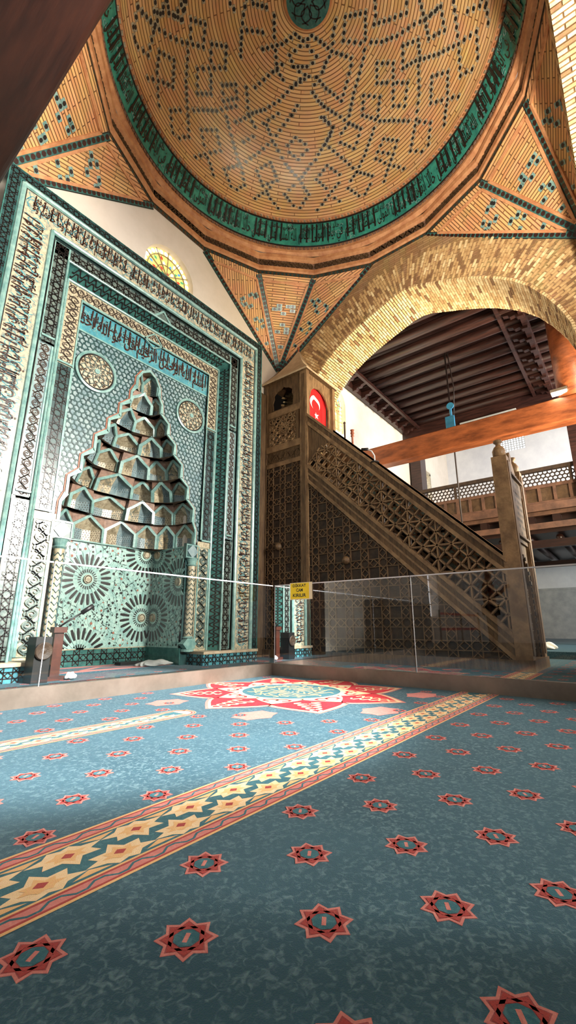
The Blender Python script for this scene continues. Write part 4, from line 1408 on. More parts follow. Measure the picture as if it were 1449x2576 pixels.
mb = MB(); niche_pattern(mb, lambda u, v, n: (MC + u, YN - n, v), NH - .01, rosB, 1)
mb.build('sunburst_mosaic', [M['dark'], M['rust'], M['nicheT'], M['sand']], nw)
mb = MB(); hy = (YN - YF) / 2; ym = (YN + YF) / 2
niche_pattern(mb, lambda u, v, n: (MC + NH - n, ym + u, v), hy - .01, [(.30, 1.72), (-.30, 1.24), (.30, .70)], 2)
niche_pattern(mb, lambda u, v, n: (MC - NH + n, ym + u, v), hy - .01, [(.30, 1.72), (-.30, 1.24), (.30, .70)], 3)
mb.build('sunburst_mosaic', [M['dark'], M['rust'], M['tealL'], M['sand']], nw)
mb = MB()
mb.face([(MC - NH, YN - .006, 0), (MC + NH, YN - .006, 0), (MC + NH, YN - .006, .25), (MC - NH, YN - .006, .25)], 0)
for pl in girih(-NH, NH, .03, .24, .21): mb.ribbon(pl, FM(YN - .006), .011, .005, 1)
mb.ribbon([(-NH, .25), (NH, .25)], FM(YN), .014, .012, 2)
for sx in (-1, 1): mb.box(MC + sx * (NH - .004) - .004, MC + sx * (NH - .004) + .004, YF, YN, 0, .25, 0)
mb.build('niche_skirting', [M['teal'], M['dark'], M['sand']], mih)
# soffit line of the hood and corner blocks
mb = MB(); mb.ribbon([(MC - NH, YF + .02), (MC - NH, YN - .02), (MC + NH, YN - .02), (MC + NH, YF + .02)], lambda u, v, n: (u, v, 1.80 - n), .03, .02, 0)
for sx in (-1, 1):
    a, b = sorted((MC + sx * .90, MC + sx * 1.16)); mb.box(a, b, YF - .04, YF + .02, 1.60, 1.84, 1)
    c = (MC + sx * 1.03, YF - .045, 1.72)
    mb.frame(c, Vector((1, 0, 1)) * .055, (0, .006, 0), Vector((-1, 0, 1)) * .055, 2)
    mb.ribbon([(sx * .91, 1.62), (sx * 1.15, 1.62), (sx * 1.15, 1.82), (sx * .91, 1.82)], FM(YF - .04), .014, .010, 0, closed=True)
mb.build('corner_block', [M['tealL'], M['tealD'], M['greyT']], mih)
for sx in (-1, 1):
    col = EB('engaged_column', None); col.parent = mih
    x = MC + sx * 1.03; y = YF - .04; ax = (Vector((1, 0, 0)), Vector((0, 1, 0)), Vector((0, 0, 1)))
    mb = MB(); mb.lathe([(.062, .42), (.062, 1.48)], (x, y, 0), 16, 0)
    for i in range(14):
        z = .46 + i * .073
        mb.ribbon([(a, z + .02 * cos(6 * a)) for a in [j * 2 * pi / 24 for j in range(25)]], lambda u, v, n: (x + (.062 + n) * cos(u), y + (.062 + n) * sin(u), v), .012, .005, 1)
    mb.build('column_shaft', [M['sand'], M['tealD']], col, True)
    mb = MB(); mb.lathe([(.062, 1.48), (.085, 1.50), (.062, 1.52), (.09, 1.60), (.10, 1.60)], (x, y, 0), 16, 0)
    mb.build('column_capital', M['tealL'], col)
    mb = MB(); mb.lathe([(.10, .20), (.10, .23), (.06, .24)], (x, y, 0), 16, 0)
    mb.frame((x, y, .31), (.065, 0, .065), (0, .06, 0), (-.065, 0, .065), 0); mb.lathe([(.07, .39), (.085, .40), (.062, .42)], (x, y, 0), 16, 0)
    mb.build('column_base', M['tealL'], col)
# plinths
for sx in (-1, 1):
    mb = MB(); a, b = sorted((MC + sx * 1.07, MC + sx * 2.24))
    mb.box(a, b, YM - .08, YF + .02, 0, .165, 0); mb.box(a - .01, b + .01, YM - .10, YF + .02, .165, .205, 2)
    for pl in girih(a - MC, b - MC, .01, .16, .15): mb.ribbon(pl, FM(YM - .08), .010, .005, 1)
    for pl in girih(YM - .08, YF, .01, .16, .15): mb.ribbon(pl, lambda u, v, n: (MC + sx * (1.07) - sx * n, u, v), .010, .005, 1)
    mb.box(*sorted((MC + sx * 2.24, MC + sx * 2.33)), YM - .0, YF, 0, .22, 0)
    for q in (-1, 1): pass
    mb.build('tiled_plinth', [M['blueT'], M['dark'], M['stone']], mih)
    mb = MB(); a, b = sorted((MC + sx * NH, MC + sx * 1.07)); mb.box(a, b, YF, YF + .05, .0, 1.62, 0); mb.build('niche_jamb', M['tealD'], mih)

# ================================================================== PULPIT (carved wooden minbar)
X0, X1 = 6.45, 7.50
Y0, Y1, YK, YE = 1.13, 1.33, 4.57, 5.71
ST = .957
low = lambda y: .47 + ST * (y - 1.31)          # top edge of the lower string beam
rt_ = lambda y: 1.50 + .98 * (y - 1.33)        # top edge of the hand rail
pul = EB('pulpit', None, 'carved walnut pulpit with lattice stair rail and pyramid roofed kiosk beside the tiled niche', 'pulpit')


def FS_(x, sgn=1): return lambda u, v, n: (x - n * sgn, u, v)


FP = FS_(X0 + .02)
mb = MB(); mb.box(X0 - .02, X1 + .02, Y0 - .02, YE, 0, .15, 0); mb.build('base_plinth', M['wood'], pul)


def rib_panel(name, u0, u1, v0, v1, ok, poly, c, x, mat_bg='woodD', w=.020, h=.020, sgn=1, gen=girih):
    mb = MB(); F = FS_(x, sgn)
    mb.poly([F(a, b, 0) for a, b in poly], 0, thick=(.03 * sgn, 0, 0))
    for pl in clip(gen(u0, u1, v0, v1, c), ok, .03):
        mb.ribbon(pl, F, w, h, 1); mb.ribbon(pl, F, w * .22, h * 1.25, 2)  # thin paler strip puts a highlight along each rib top
    o = mb.build(name, [M[mat_bg], M['woodP'], M['woodL']], pul); return o


for x, sg in ((X0 + .03, 1), (X1 - .03, -1)):
    rib_panel('rear_side_panel', 4.75, 5.66, .15, 3.72, lambda u, v: 4.76 < u < 5.65 and .16 < v < 3.71, [(4.74, .15), (5.67, .15), (5.67, 3.72), (4.74, 3.72)], .305, x, sgn=sg)
    bl = lambda y: low(y) - .37
    rib_panel('stair_side_panel', 1.3, 4.6, .15, 3.3, lambda u, v: 1.36 < u < 4.57 and .16 < v < bl(u), [(1.36, .15), (4.58, .15), (4.58, bl(4.58)), (1.36, bl(1.36))] if bl(1.36) > .15 else [(1.31 + (.05) / ST, .15), (4.58, .15), (4.58, bl(4.58))], .325, x, sgn=sg)
    # posts
    mb = MB(); mb.box(*sorted((x - sg * .04, x + sg * .05)), YK, YK + .18, .0, 5.70, 0); mb.box(*sorted((x - sg * .052, x)), YK + .05, YK + .13, .15, 5.6, 1)
    mb.build('kiosk_post', [M['woodL'], M['wood']], pul)
    mb = MB(); mb.box(*sorted((x - sg * .03, x + sg * .05)), YE - .08, YE, 0, 5.70, 0); mb.build('kiosk_post', M['wood'], pul)
    # string beam with mouldings
    mb = MB(); s_l = Vector((0, 1, ST)).normalized(); s_n = Vector((0, -ST, 1)).normalized()
    hh = .37 / sqrt(1 + ST * ST)
    a = Vector((x, 1.33, low(1.33) - .185)); b = Vector((x, YK + .01, low(YK + .01) - .185))
    sd = Vector((-sg, 0, 0))

    def sl(off0, off1, dep, mi):
        ya, yb = 1.33, YK + .01
        pts = [(x, ya, low(ya) - off0), (x, yb, low(yb) - off0), (x, yb, low(yb) - off1), (x, ya, low(ya) - off1)]
        pts = [(p[0] + sg * .04, p[1], p[2]) for p in pts]
        mb.poly(pts, mi, thick=(-sg * (.04 + dep), 0, 0))
    sl(.0, .37, .02, 0); sl(.0, .07, .042, 1); sl(.30, .37, .042, 1); sl(.16, .20, .03, 1)
    mb.build('string_beam', [M['wood'], M['woodL']], pul)
    mb = MB()

    def rl(o0, o1, dep, mi):
        ya, yb = 1.30, YK + .01
        pts = [(x + sg * .05, ya, rt_(ya) - o0), (x + sg * .05, yb, rt_(yb) - o0), (x + sg * .05, yb, rt_(yb) - o1), (x + sg * .05, ya, rt_(ya) - o1)]
        mb.poly(pts, mi, thick=(-sg * (.05 + dep), 0, 0))
    rl(0, .25, .02, 0); rl(0, .06, .05, 1); rl(.17, .25, .04, 1)
    mb.build('hand_rail', [M['wood'], M['woodL']], pul)
    # pierced lattice
    mb = MB(); F = FS_(x, sg)
    ex = Vector((1, ST)).normalized(); ey = Vector((-ST, 1)).normalized()
    cc = .40

    def tr_(a, b): return (1.33 + ex.x * a + ey.x * b * .86, low(1.33) + ex.y * a + ey.y * b * .86)
    gy = .43; gz = .43 * ST; ym_ = 3.08; zm_ = (low(ym_) + rt_(ym_) - .24) / 2
    pls = [[(a, zm_ + (b) * ST) for a, b in pl] for pl in khatam(ym_ - 5 * gy, ym_ + 5 * gy, -5 * gy, 5 * gy, gy)]
    okl = lambda u, v: 1.34 < u < 4.57 and low(u) - .03 < v < rt_(u) - .22 and v < 4.03 - (u - 4.1) * .80
    if sg < 0: mb.poly([F(1.36, low(1.36), -.03), F(4.56, low(4.56), -.03), F(4.56, rt_(4.56) - .24, -.03), F(1.36, rt_(1.36) - .24, -.03)], 2)
    for pl in clip(pls, okl, .03):
        mb.ribbon(pl, F, .040, .012, 0, h0=-.03); mb.ribbon(pl, F, .018, .028, 1, h0=.0)
        mb.ribbon(list(reversed(pl)), lambda u, v, n: F(u, v, -.03 - n * .2), .040, .01, 0)
    mb.build('pierced_lattice', [M['wood'], M['woodL'], M['infill']], pul)
    mb = MB(); mb.poly([F(4.58, 4.46, 0), F(4.08, 3.98, 0), F(4.58, 3.60, 0)], 0, thick=(sg * .03, 0, 0)); mb.build('spandrel_panel', M['wood'], pul)
    # kiosk side: rails, frieze, grille, arched window
    for z0, z1, dd in ((3.72, 3.81, .03), (4.06, 4.20, .035), (4.84, 4.98, .035)):
        mb = MB(); mb.box(*sorted((x - sg * dd, x + sg * .03)), YK + .17, YE - .07, z0, z1, 0); mb.build('kiosk_rail', M['woodL'], pul)
    mb = MB()
    mb.box(*sorted((x - sg * .0, x + sg * .02)), YK + .17, YE - .07, 3.81, 4.06, 1)
    for pl in scroll(YK + .2, YE - .1, 3.82, 4.05, p=.24): mb.ribbon(pl, F, .016, .012, 1)
    mb.build('carved_frieze', [M['woodL'], M['wood']], pul)
    mb = MB()
    for pl in clip([[(5.21 + (a - 5.21) , b) for a, b in pl] for pl in khatam(4.86, 5.55, 4.21, 4.80, .32)], lambda u, v: 4.86 < u < 5.57 and 4.20 < v < 4.84, .03):
        mb.ribbon(pl, F, .024, .014, 0, h0=-.02)
    for c_ in ((5.02, 4.37), (5.34, 4.37), (5.02, 4.69), (5.34, 4.69), (5.18, 4.53)):
        mb.ribbon([(c_[0] + .10 * cos(q * pi / 3), c_[1] + .10 * sin(q * pi / 3)) for q in range(6)], F, .02, .016, 0, closed=True)
    mb.box(*sorted((x - sg * .02, x + sg * .03)), 4.80, 4.87, 4.2, 4.84, 1); mb.box(*sorted((x - sg * .02, x + sg * .03)), 5.57, 5.63, 4.2, 4.84, 1)
    mb.build('kiosk_grille', [M['woodL'], M['wood']], pul)
    mb = MB(); hole = [(4.96, 5.02), (5.48, 5.02), (5.50, 5.20), (5.46, 5.30), (5.47, 5.38), (5.38, 5.45), (5.30, 5.47), (5.22, 5.52), (5.14, 5.47), (5.06, 5.45), (4.97, 5.38), (4.98, 5.30), (4.94, 5.20)]
    wall_with_holes([(YK + .17, 4.98), (YE - .07, 4.98), (YE - .07, 5.70), (YK + .17, 5.70)], [hole], lambda u, v, d: F(u, v, -d), .03, 0, mb)
    mb.build('arched_window_panel', M['woodR'] if False else M['wood'], pul)

# kiosk interior and front
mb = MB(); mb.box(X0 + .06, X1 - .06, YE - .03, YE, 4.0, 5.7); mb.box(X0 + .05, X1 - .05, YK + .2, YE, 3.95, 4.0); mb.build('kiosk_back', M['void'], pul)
mb = MB()
hole = [(6.63, 4.55), (7.32, 4.55), (7.34, 5.12), (7.26, 5.30), (7.15, 5.40), (6.97, 5.46), (6.80, 5.42), (6.69, 5.32), (6.62, 5.12)]
wall_with_holes([(X0 + .03, 4.50), (X1 - .03, 4.50), (X1 - .03, 5.70), (X0 + .03, 5.70)], [hole], lambda u, v, d: (u, YK + .06 + d, v), .03, 0, mb)
mb.build('kiosk_front_arch', M['woodL'], pul)
mb = MB()
e0 = 5.68
base = [(X0 - .06, YK - .04), (X1 + .06, YK - .04), (X1 + .06, YE + .02), (X0 - .06, YE + .02)]
ap = (6.97, 5.16); lv = [(1.0, 5.67), (1.0, 5.71), (.62, 5.98), (.30, 6.28), (.02, 6.62)]
rg = [[(ap[0] + (b_[0] - ap[0]) * k, ap[1] + (b_[1] - ap[1]) * k, z) for b_ in base] for k, z in lv]
mb.face(rg[0][::-1], 1)
for i in range(len(rg) - 1):
    for q in range(4): mb.face([rg[i][q], rg[i][(q + 1) % 4], rg[i + 1][(q + 1) % 4], rg[i + 1][q]], 0)
mb.build('pyramid_roof', [M['roof'], M['wood']], pul)
mb = MB(); mb.lathe([(.0, 6.58), (.03, 6.60), (.015, 6.65), (.035, 6.70), (.012, 6.75), (.001, 6.84)], (ap[0], ap[1], 0), 12, 0); mb.build('roof_finial', M['rust'], pul, True)
mb = MB(); mb.box(6.12, X0 + .02, 5.66, 5.75, 0, 5.45); mb.build('rear_board', M['wood'], pul)
# bosses
for (y, z) in ((5.3, 2.06), (3.8, 1.66)):
    mb = MB(); mb.lathe([(.075, 0), (.07, .035), (.045, .065), (.001, .08)], (X0 + .01, y, z), 16, 0, (Vector((0, 1, 0)), Vector((0, 0, 1)), Vector((-1, 0, 0)))); mb.build('carved_boss', M['wood'], pul, True)
# stairs
for i in range(13):
    y = 1.36 + i * .245; z = .15 + (i + 1) * .245
    mb = MB(); mb.box(X0 + .07, X1 - .07, y, min(y + .27, YK + .18), z - .03, z); mb.box(X0 + .07, X1 - .07, y, y + .02, z - .245, z - .02)
    mb.build('stair_tread', M['woodD'], pul)
# portal
por = EB('portal', None); por.parent = pul
for x in (X0, X1 - .17):
    mb = MB(); mb.box(x, x + .17, Y0, Y1, 0, 2.93, 0); mb.box(x + .03, x + .14, Y0 - .012, Y0, .2, 2.85, 1)
    mb.build('portal_post', [M['woodL'], M['wood']], por)
    mb = MB(); mb.lathe([(.06, 2.93), (.085, 2.95), (.09, 3.03), (.06, 3.09), (.035, 3.11), (.035, 3.14), (.06, 3.16), (.06, 3.19), (.001, 3.21)], (x + .085, (Y0 + Y1) / 2, 0), 20, 0)
    mb.build('post_knob', M['woodL'], por, True)
FD = lambda u, v, n: (u, Y0 + .02 - n, v)
mb = MB(); mb.box(X0 + .16, X1 - .16, Y0 + .02, Y1 - .04, 1.72, 2.74, 2)
ur = random.Random(5)
for r in range(9):
    for c in range(6):
        if ur.random() < .75:
            u = X0 + .20 + c * .112; v = 1.86 + r * .094; L = ur.choice((.07, .10))
            mb.face([FD(u, v, .002), FD(u + L, v, .002), FD(u + L, v + .045, .002), FD(u, v + .045, .002)], 1)
for v in (1.80, 2.70): mb.bar((X0 + .17, Y0 + .0, v), (X1 - .17, Y0 + .0, v), .03, .03, mi=2)
write(mb, KUF, FD, X0 + .2, X1 - .2, 2.40, 2.66, .016, 2, .01)
mb.build('inscribed_panel', [M['woodL'], M['woodD'], M['wood']], por)
mb = MB()
cr = [(X0 + .16, 2.74), (X1 - .16, 2.74), (X1 - .16, 2.80), (X1 - .24, 2.84), (X1 - .30, 2.80), (X1 - .36, 2.90), (6.975 + .06, 2.98), (6.975 + .07, 3.08), (6.975, 3.14), (6.975 - .07, 3.08), (6.975 - .06, 2.98), (X0 + .36, 2.90), (X0 + .30, 2.80), (X0 + .24, 2.84), (X0 + .16, 2.95)]
mb.poly([(a, Y0 + .04, b) for a, b in cr], 0, thick=(0, .05, 0)); mb.build('carved_crest', M['woodL'], por)
mb = MB(); dh = [(X0 + .16, 0.0), (X0 + .22, 0.0), (X0 + .22, 1.15), (X0 + .30, 1.38), (6.975, 1.58), (X1 - .30, 1.38), (X1 - .22, 1.15), (X1 - .22, 0.0), (X1 - .16, 0.0), (X1 - .16, 1.72), (X0 + .16, 1.72)]
mb.poly([(a, Y0 + .05, b) for a, b in dh], 0, thick=(0, .06, 0))
for i in range(14):
    z = .15 + i * .085
    for x in (X0 + .19, X1 - .19): mb.frame((x, Y0 + .045, z), (.022, 0, 0), (0, .012, 0), (0, 0, .028), 1)
for i in range(9):
    t = i / 8; a = pi * t; mb.frame((6.975 - .29 * cos(a), Y0 + .045, 1.18 + .36 * sin(a)), (.025, 0, 0), (0, .012, 0), (0, 0, .025), 1)
mb.build('door_arch', [M['wood'], M['woodD']], por)
for q in (0, 1):
    mb = MB(); a, b = ((X0 + .22, 6.97), (6.98, X1 - .22))[q]
    mb.box(a, b, Y0 + .10, Y0 + .13, .16, 1.5, 0)
    for pl in clip(girih(a, b, .2, 1.15, .25), lambda u, v: a + .02 < u < b - .02): mb.ribbon(pl, lambda u, v, n: (u, Y0 + .10 - n, v), .016, .012, 1)
    mb.build('door_leaf', [M['woodD'], M['wood']], por)

# flag hanging in the kiosk arch
mb = MB(); FY = YK + .13; NX, NZ = 14, 10
fx0, fx1, fz0, fz1 = 6.60, 7.36, 4.42, 5.50
wv = lambda x, z: FY + .012 * sin((x - fx0) * 22) * (1 if z < 5.3 else .4)
for i in range(NX * 2):
    for j in range(NZ):
        xa = fx0 + (fx1 - fx0) * i / (NX * 2); xb = fx0 + (fx1 - fx0) * (i + 1) / (NX * 2); za = fz0 + (fz1 - fz0) * j / NZ; zb_ = fz0 + (fz1 - fz0) * (j + 1) / NZ
        mb.face([(xa, wv(xa, za), za), (xb, wv(xb, za), za), (xb, wv(xb, zb_), zb_), (xa, wv(xa, zb_), zb_)], 0)
flag = mb.build('flag', M['red']); tag(flag, 'red flag with white crescent and star hanging in the kiosk arch of the wooden pulpit', 'flag')
sm = flag.modifiers.new('cloth', 'SOLIDIFY'); sm.thickness = .004
FFl = lambda u, v: (u, wv(u, v) - .012, v)
mb = MB(); cx, cz, ro, ri = 6.90, 5.12, .175, .140; n = 40
outer = []; inner = []
ang = radians(-78); dofs = .055
ro_pts = [(cx + ro * cos(t), cz + ro * sin(t)) for t in [2 * pi * k / n for k in range(n)]]
ic = (cx + dofs * cos(ang), cz + dofs * sin(ang))
for k in range(n):
    t0, t1 = 2 * pi * k / n, 2 * pi * (k + 1) / n
    def inn_(t):
        p = (cx + ro * cos(t), cz + ro * sin(t)); d = hypot(p[0] - ic[0], p[1] - ic[1])
        if d <= ri: return p
        q = (ic[0] + (p[0] - ic[0]) * ri / d, ic[1] + (p[1] - ic[1]) * ri / d); return q
    a0, a1 = (cx + ro * cos(t0), cz + ro * sin(t0)), (cx + ro * cos(t1), cz + ro * sin(t1)); b1, b0 = inn_(t1), inn_(t0)
    if hypot(a0[0] - b0[0], a0[1] - b0[1]) + hypot(a1[0] - b1[0], a1[1] - b1[1]) > 1e-4:
        mb.face([FFl(*a0), FFl(*a1), FFl(*b1), FFl(*b0)], 0)
sc_ = (6.96, 4.86); st_ = [(sc_[0] + (.085 if k % 2 == 0 else .034) * cos(ang + pi + k * pi / 5), sc_[1] + (.085 if k % 2 == 0 else .034) * sin(ang + pi + k * pi / 5)) for k in range(10)]
mb.poly([FFl(*p) for p in st_], 0)
mb.build('crescent_and_star', M['flagwhite'], flag)
mb = MB(); mb.tube([(7.18, YK + .02, 4.52), (7.16, YK + .0, 5.10)], .012, 8); tag(mb.build('lance_staff', M['woodD'], smooth=True), 'slim dark staff leaning before the red flag in the pulpit kiosk', 'staff')

# small turned finials on the far hand rail
mb = MB(); yy = 4.14; zz = rt_(yy) - .05
mb.lathe([(.02, zz - .05), (.022, zz + .20), (.04, zz + .22), (.025, zz + .25), (.042, zz + .28), (.03, zz + .33), (.045, zz + .36), (.001, zz + .38)], (X1 - .03, yy, 0), 12); mb.build('rail_finial', M['rust'], pul, True)
mb = MB(); yy = 4.32; zz = rt_(yy) - .05
mb.lathe([(.018, zz - .05), (.018, zz + .38), (.03, zz + .40), (.001, zz + .44)], (X1 - .03, yy, 0), 12); mb.build('rail_finial', M['woodD'], pul, True)

# desk microphone on the pulpit rail
mic = EB('gooseneck_microphone', None, 'small black gooseneck microphone with pale neck standing on the pulpit hand rail', 'microphone')
yb = 3.17; zb = rt_(yb) + .0
mb = MB(); mb.lathe([(.0, 0), (.075, 0), (.075, .018), (.03, .03), (.001, .032)], (X0 + .02, yb, zb - .01), 20); mb.build('base', M['black'], mic)
mb = MB(); mb.tube([(X0 + .02, yb, zb + .01), (X0 + .02, yb + .0, zb + .12), (X0 + .02, yb + .05, zb + .22), (X0 + .02, yb + .13, zb + .27)], .012, 8); mb.build('neck', M['whiteC'], mic, True)
mb = MB(); mb.tube([(X0 + .02, yb + .12, zb + .275), (X0 + .02, yb + .24, zb + .30)], .026, 10); mb.build('microphone_head', M['black'], mic, True)

# ================================================================== GLASS BARRIER
XB, YB = 4.20, 3.53
bar = EB('glass_barrier', None, 'low frameless glass barrier with metal base channel around the tiled niche and pulpit', 'barrier')
mb = MB(); mb.box(XB, XB + .07, -2.5, YB + .07, .008, .14); o = mb.build('base_channel', M['alu'], bar)
mb = MB(); mb.box(-1.9, XB, YB, YB + .07, .008, .14); mb.build('base_channel', M['alu'], bar)
for (a, b) in ((1.765, 3.53), (0.0, 1.755), (-1.8, -.01)):
    mb = MB(); mb.face([(XB + .035, a, .12), (XB + .035, b, .12), (XB + .035, b, 1.055), (XB + .035, a, 1.055)], 0)
    p = mb.build('glass_panel', M['glass'], bar)
    mb = MB(); mb.box(XB + .029, XB + .041, a, b, 1.052, 1.064); mb.box(XB + .031, XB + .039, b - .005, b, .14, 1.055); mb.build('panel_edge', M['gedge'], p)
for (a, b) in ((1.56, 4.235), (-1.1, 1.55)):
    mb = MB(); mb.face([(a, YB + .035, .12), (b, YB + .035, .12), (b, YB + .035, 1.055), (a, YB + .035, 1.055)], 0)
    p = mb.build('glass_panel', M['glass'], bar)
    mb = MB(); mb.box(a, b, YB + .029, YB + .041, 1.052, 1.064); mb.box(a, a + .005, YB + .031, YB + .039, .14, 1.055); mb.build('panel_edge', M['gedge'], p)
sg = MB(); sg.box(XB + .026, XB + .028, 2.955, 3.285, .875, 1.075, 0)
sg.box(XB + .0245, XB + .026, 3.00, 3.272, .885, 1.068, 1)
sign = tag(sg.build('warning_sign', [M['paper'], M['yellow']]), 'yellow paper warning sign taped to the glass barrier near its corner', 'sign')
sg = MB(); Fsg = lambda u, v, n: (XB + .024 - n * .001, 3.272 - u, v)
for t_, v0, u0, u1 in (('DİKKAT', 1.022, .035, .235), ('CAM', .966, .085, .185), ('KIRILIR', .905, .035, .235)):
    write(sg, t_, Fsg, u0, u1, v0, v0 + (.040 if t_[1] != 'İ' else .044), .0, 0, .03, 3)
sg.build('lettering', M['black'], sign)

# ================================================================== CARPET
mb = MB(); mb.box(-8.9, 10.6, -7.9, YW - .02, 0, .008)
for k in range(1): pass
cp = tag(mb.build('carpet', M['carpet']), 'blue green patterned prayer carpet with red star motifs covering the floor', 'carpet')
FC = lambda z: (lambda u, v, n: (u, v, .0082 + z + n))


def star(mb, x, y, R=.055):
    F = FC(0)
    P = [(x + (R if k % 2 == 0 else R * .72) * cos(k * pi / 8 + (0)), y + (R if k % 2 == 0 else R * .72) * sin(k * pi / 8)) for k in range(16)]
    c = F(x, y, .0006)
    for k in range(16): mb.face([c, F(*P[k], .0006), F(*P[(k + 1) % 16], .0006)], 0)
    mb.ribbon(P, F, R * .10, .0010, 1, closed=True)
    for q in (0, 1):
        S = [(x + R * .74 * cos(k * pi / 2 + q * pi / 4), y + R * .74 * sin(k * pi / 2 + q * pi / 4)) for k in range(4)]
        mb.ribbon(S, F, R * .13, .0013, 2, closed=True)
    I = [(x + R * .46 * cos(k * pi / 4 + .39), y + R * .46 * sin(k * pi / 4 + .39)) for k in range(8)]
    mb.face([F(a, b, .0016) for a, b in I], 3)
    mb.ribbon([(x - R * .2, y - R * .12), (x, y), (x + R * .2, y + R * .12)], F, R * .16, .0019, 1)


mb = MB()
for i in range(-4, 46):
    for j in range(-14, 16):
        x = .46 + i * .197; y = .93 - j * .175
        if (i + j) % 2 or y > 1.0 or x > 9 or y < -1.4: continue
        if XB - .07 < x < XB + .14 or (X0 - .1 < x < X1 + .1 and y > Y0 - .1): continue
        star(mb, x, y)
for i in range(-8, 30):
    for j in range(0, 23):
        x = .66 + i * .1965; y = 1.40 + j * .186
        if (i + j) % 2 or x > 6.3: continue
        if XB - .07 < x < XB + .14 or YB - .07 < y < YB + .14 or hypot(x - 3.3, y - 2.55) < 1.12 or (2.34 < y < 2.68 and x < 2.2) or y > 5.0: continue
        star(mb, x, y, .052)
mb.build('star_motif_pattern', [M['c_red'], M['c_pink'], M['c_maroon'], M['c_teal'], M['c_gold']], cp)


def cband(mb, x0, x1, y0, y1, rounded=False):
    F = FC(0); H = y1 - y0

    def q(a, b, m_, z=.0005): mb.face([F(x0, a, z), F(x1, a, z), F(x1, b, z), F(x0, b, z)], m_)
    q(y0, y1, 2)                                 # slate ground
    for a, b, m_, z in ((0, .03, 1, .001), (.03, .055, 0, .001), (.055, .15, 3, .001), (.15, .175, 0, .0012), (.175, .2, 1, .001), (.8, .825, 1, .001), (.825, .85, 0, .0012), (.85, .945, 3, .001), (.945, .97, 0, .001), (.97, 1, 1, .001)):
        q(y0 + a * H, y0 + b * H, m_, z)
    for c0 in (.10, .90):
        n = int((x1 - x0) / .025)
        mb.ribbon([(x0 + k * .025, y0 + H * (c0 + (.028 if (k // 2) % 2 else -.028))) for k in range(n)], F, .006, .0016, 2)
    P = .195; k = 0; x = x0 + .03
    ym = (y0 + y1) / 2
    while x < x1 - .05:
        for s_, xo in ((-1, 0), (1, .10)):
            cx = x + xo; cy = ym + s_ * .13 * H
            if cx > x1 - .07: continue
            # cream cloud: pointed lozenge with scalloped shoulders, leaning across the band
            sh = [(-.115, -.02), (-.06, -.035), (-.035, -.075), (0, -.05), (.03, -.078), (.055, -.035), (.115, -.025), (.07, .0), (.085, .035), (.03, .03), (.0, .075), (-.03, .03), (-.085, .03), (-.07, .0)]
            pts = [(cx + a * .86, cy - s_ * b * (H / .31) * .80) for a, b in sh]
            pts = [(a, min(max(b, y0 + .21 * H), y1 - .21 * H)) for a, b in pts]
            mb.poly([F(a, b, .0009 + .0002 * (s_ > 0)) for a, b in pts], 4)
            mb.poly([F(cx + (a - cx) * .55, cy + (b - cy) * .6, .0015) for a, b in pts], 1)
            dm = [(cx - .018, cy), (cx, cy - .014), (cx + .018, cy), (cx, cy + .014)]
            mb.face([F(a, b, .0019) for a, b in dm], 5)
        for s_ in (-1, 1):
            mb.face([F(x + .05 + (s_ + 1) * .05, ym + s_ * .27 * H, .0012), F(x + .10 + (s_ + 1) * .05, ym + s_ * .20 * H, .0012), F(x + .15 + (s_ + 1) * .05, ym + s_ * .27 * H, .0012)], 1)
        x += P


mb = MB(); cband(mb, -2.0, XB, 1.03, 1.34); cband(mb, XB + .08, X0 - .05, 1.03, 1.34)
mb.build('border_band_pattern', [M['c_maroon'], M['c_gold'], M['c_teal'], M['c_pink'], M['c_cream'], M['c_maroon']], cp)
mb = MB(); cband(mb, -3.0, 2.03, 2.40, 2.62)
for k in range(10):
    a0, a1 = -pi / 2 + pi * k / 10, -pi / 2 + pi * (k + 1) / 10; F = FC(0)
    for r0, r1, m_ in ((0, .075, 4), (.075, .085, 0), (.085, .098, 3), (.098, .104, 0), (.104, .110, 1)):
        mb.face([F(2.03 + r * cos(a), 2.51 + r * sin(a), .0012) for r, a in ((r0, a0), (r1, a0), (r1, a1), (r0, a1))], m_)
mb.build('border_band_pattern', [M['c_maroon'], M['c_gold'], M['c_teal'], M['c_pink'], M['c_cream'], M['c_maroon']], cp)
# medallion
mb = MB(); F = FC(0); mx, my = 3.30, 2.55


def petal(a, r0, r1, hw, m_, z, tip=.0):
    pts = []
    for t in range(0, 9): pts.append((r0 + (r1 - r0) * t / 8, hw * sin(pi * (t / 8) ** .75) + .0))
    P = [(mx + r * cos(a) - w_ * sin(a), my + r * sin(a) + w_ * cos(a)) for r, w_ in pts] + [(mx + r * cos(a) + w_ * sin(a), my + r * sin(a) - w_ * cos(a)) for r, w_ in reversed(pts[1:-1])]
    mb.poly([F(x, y, z) for x, y in P], m_); return P


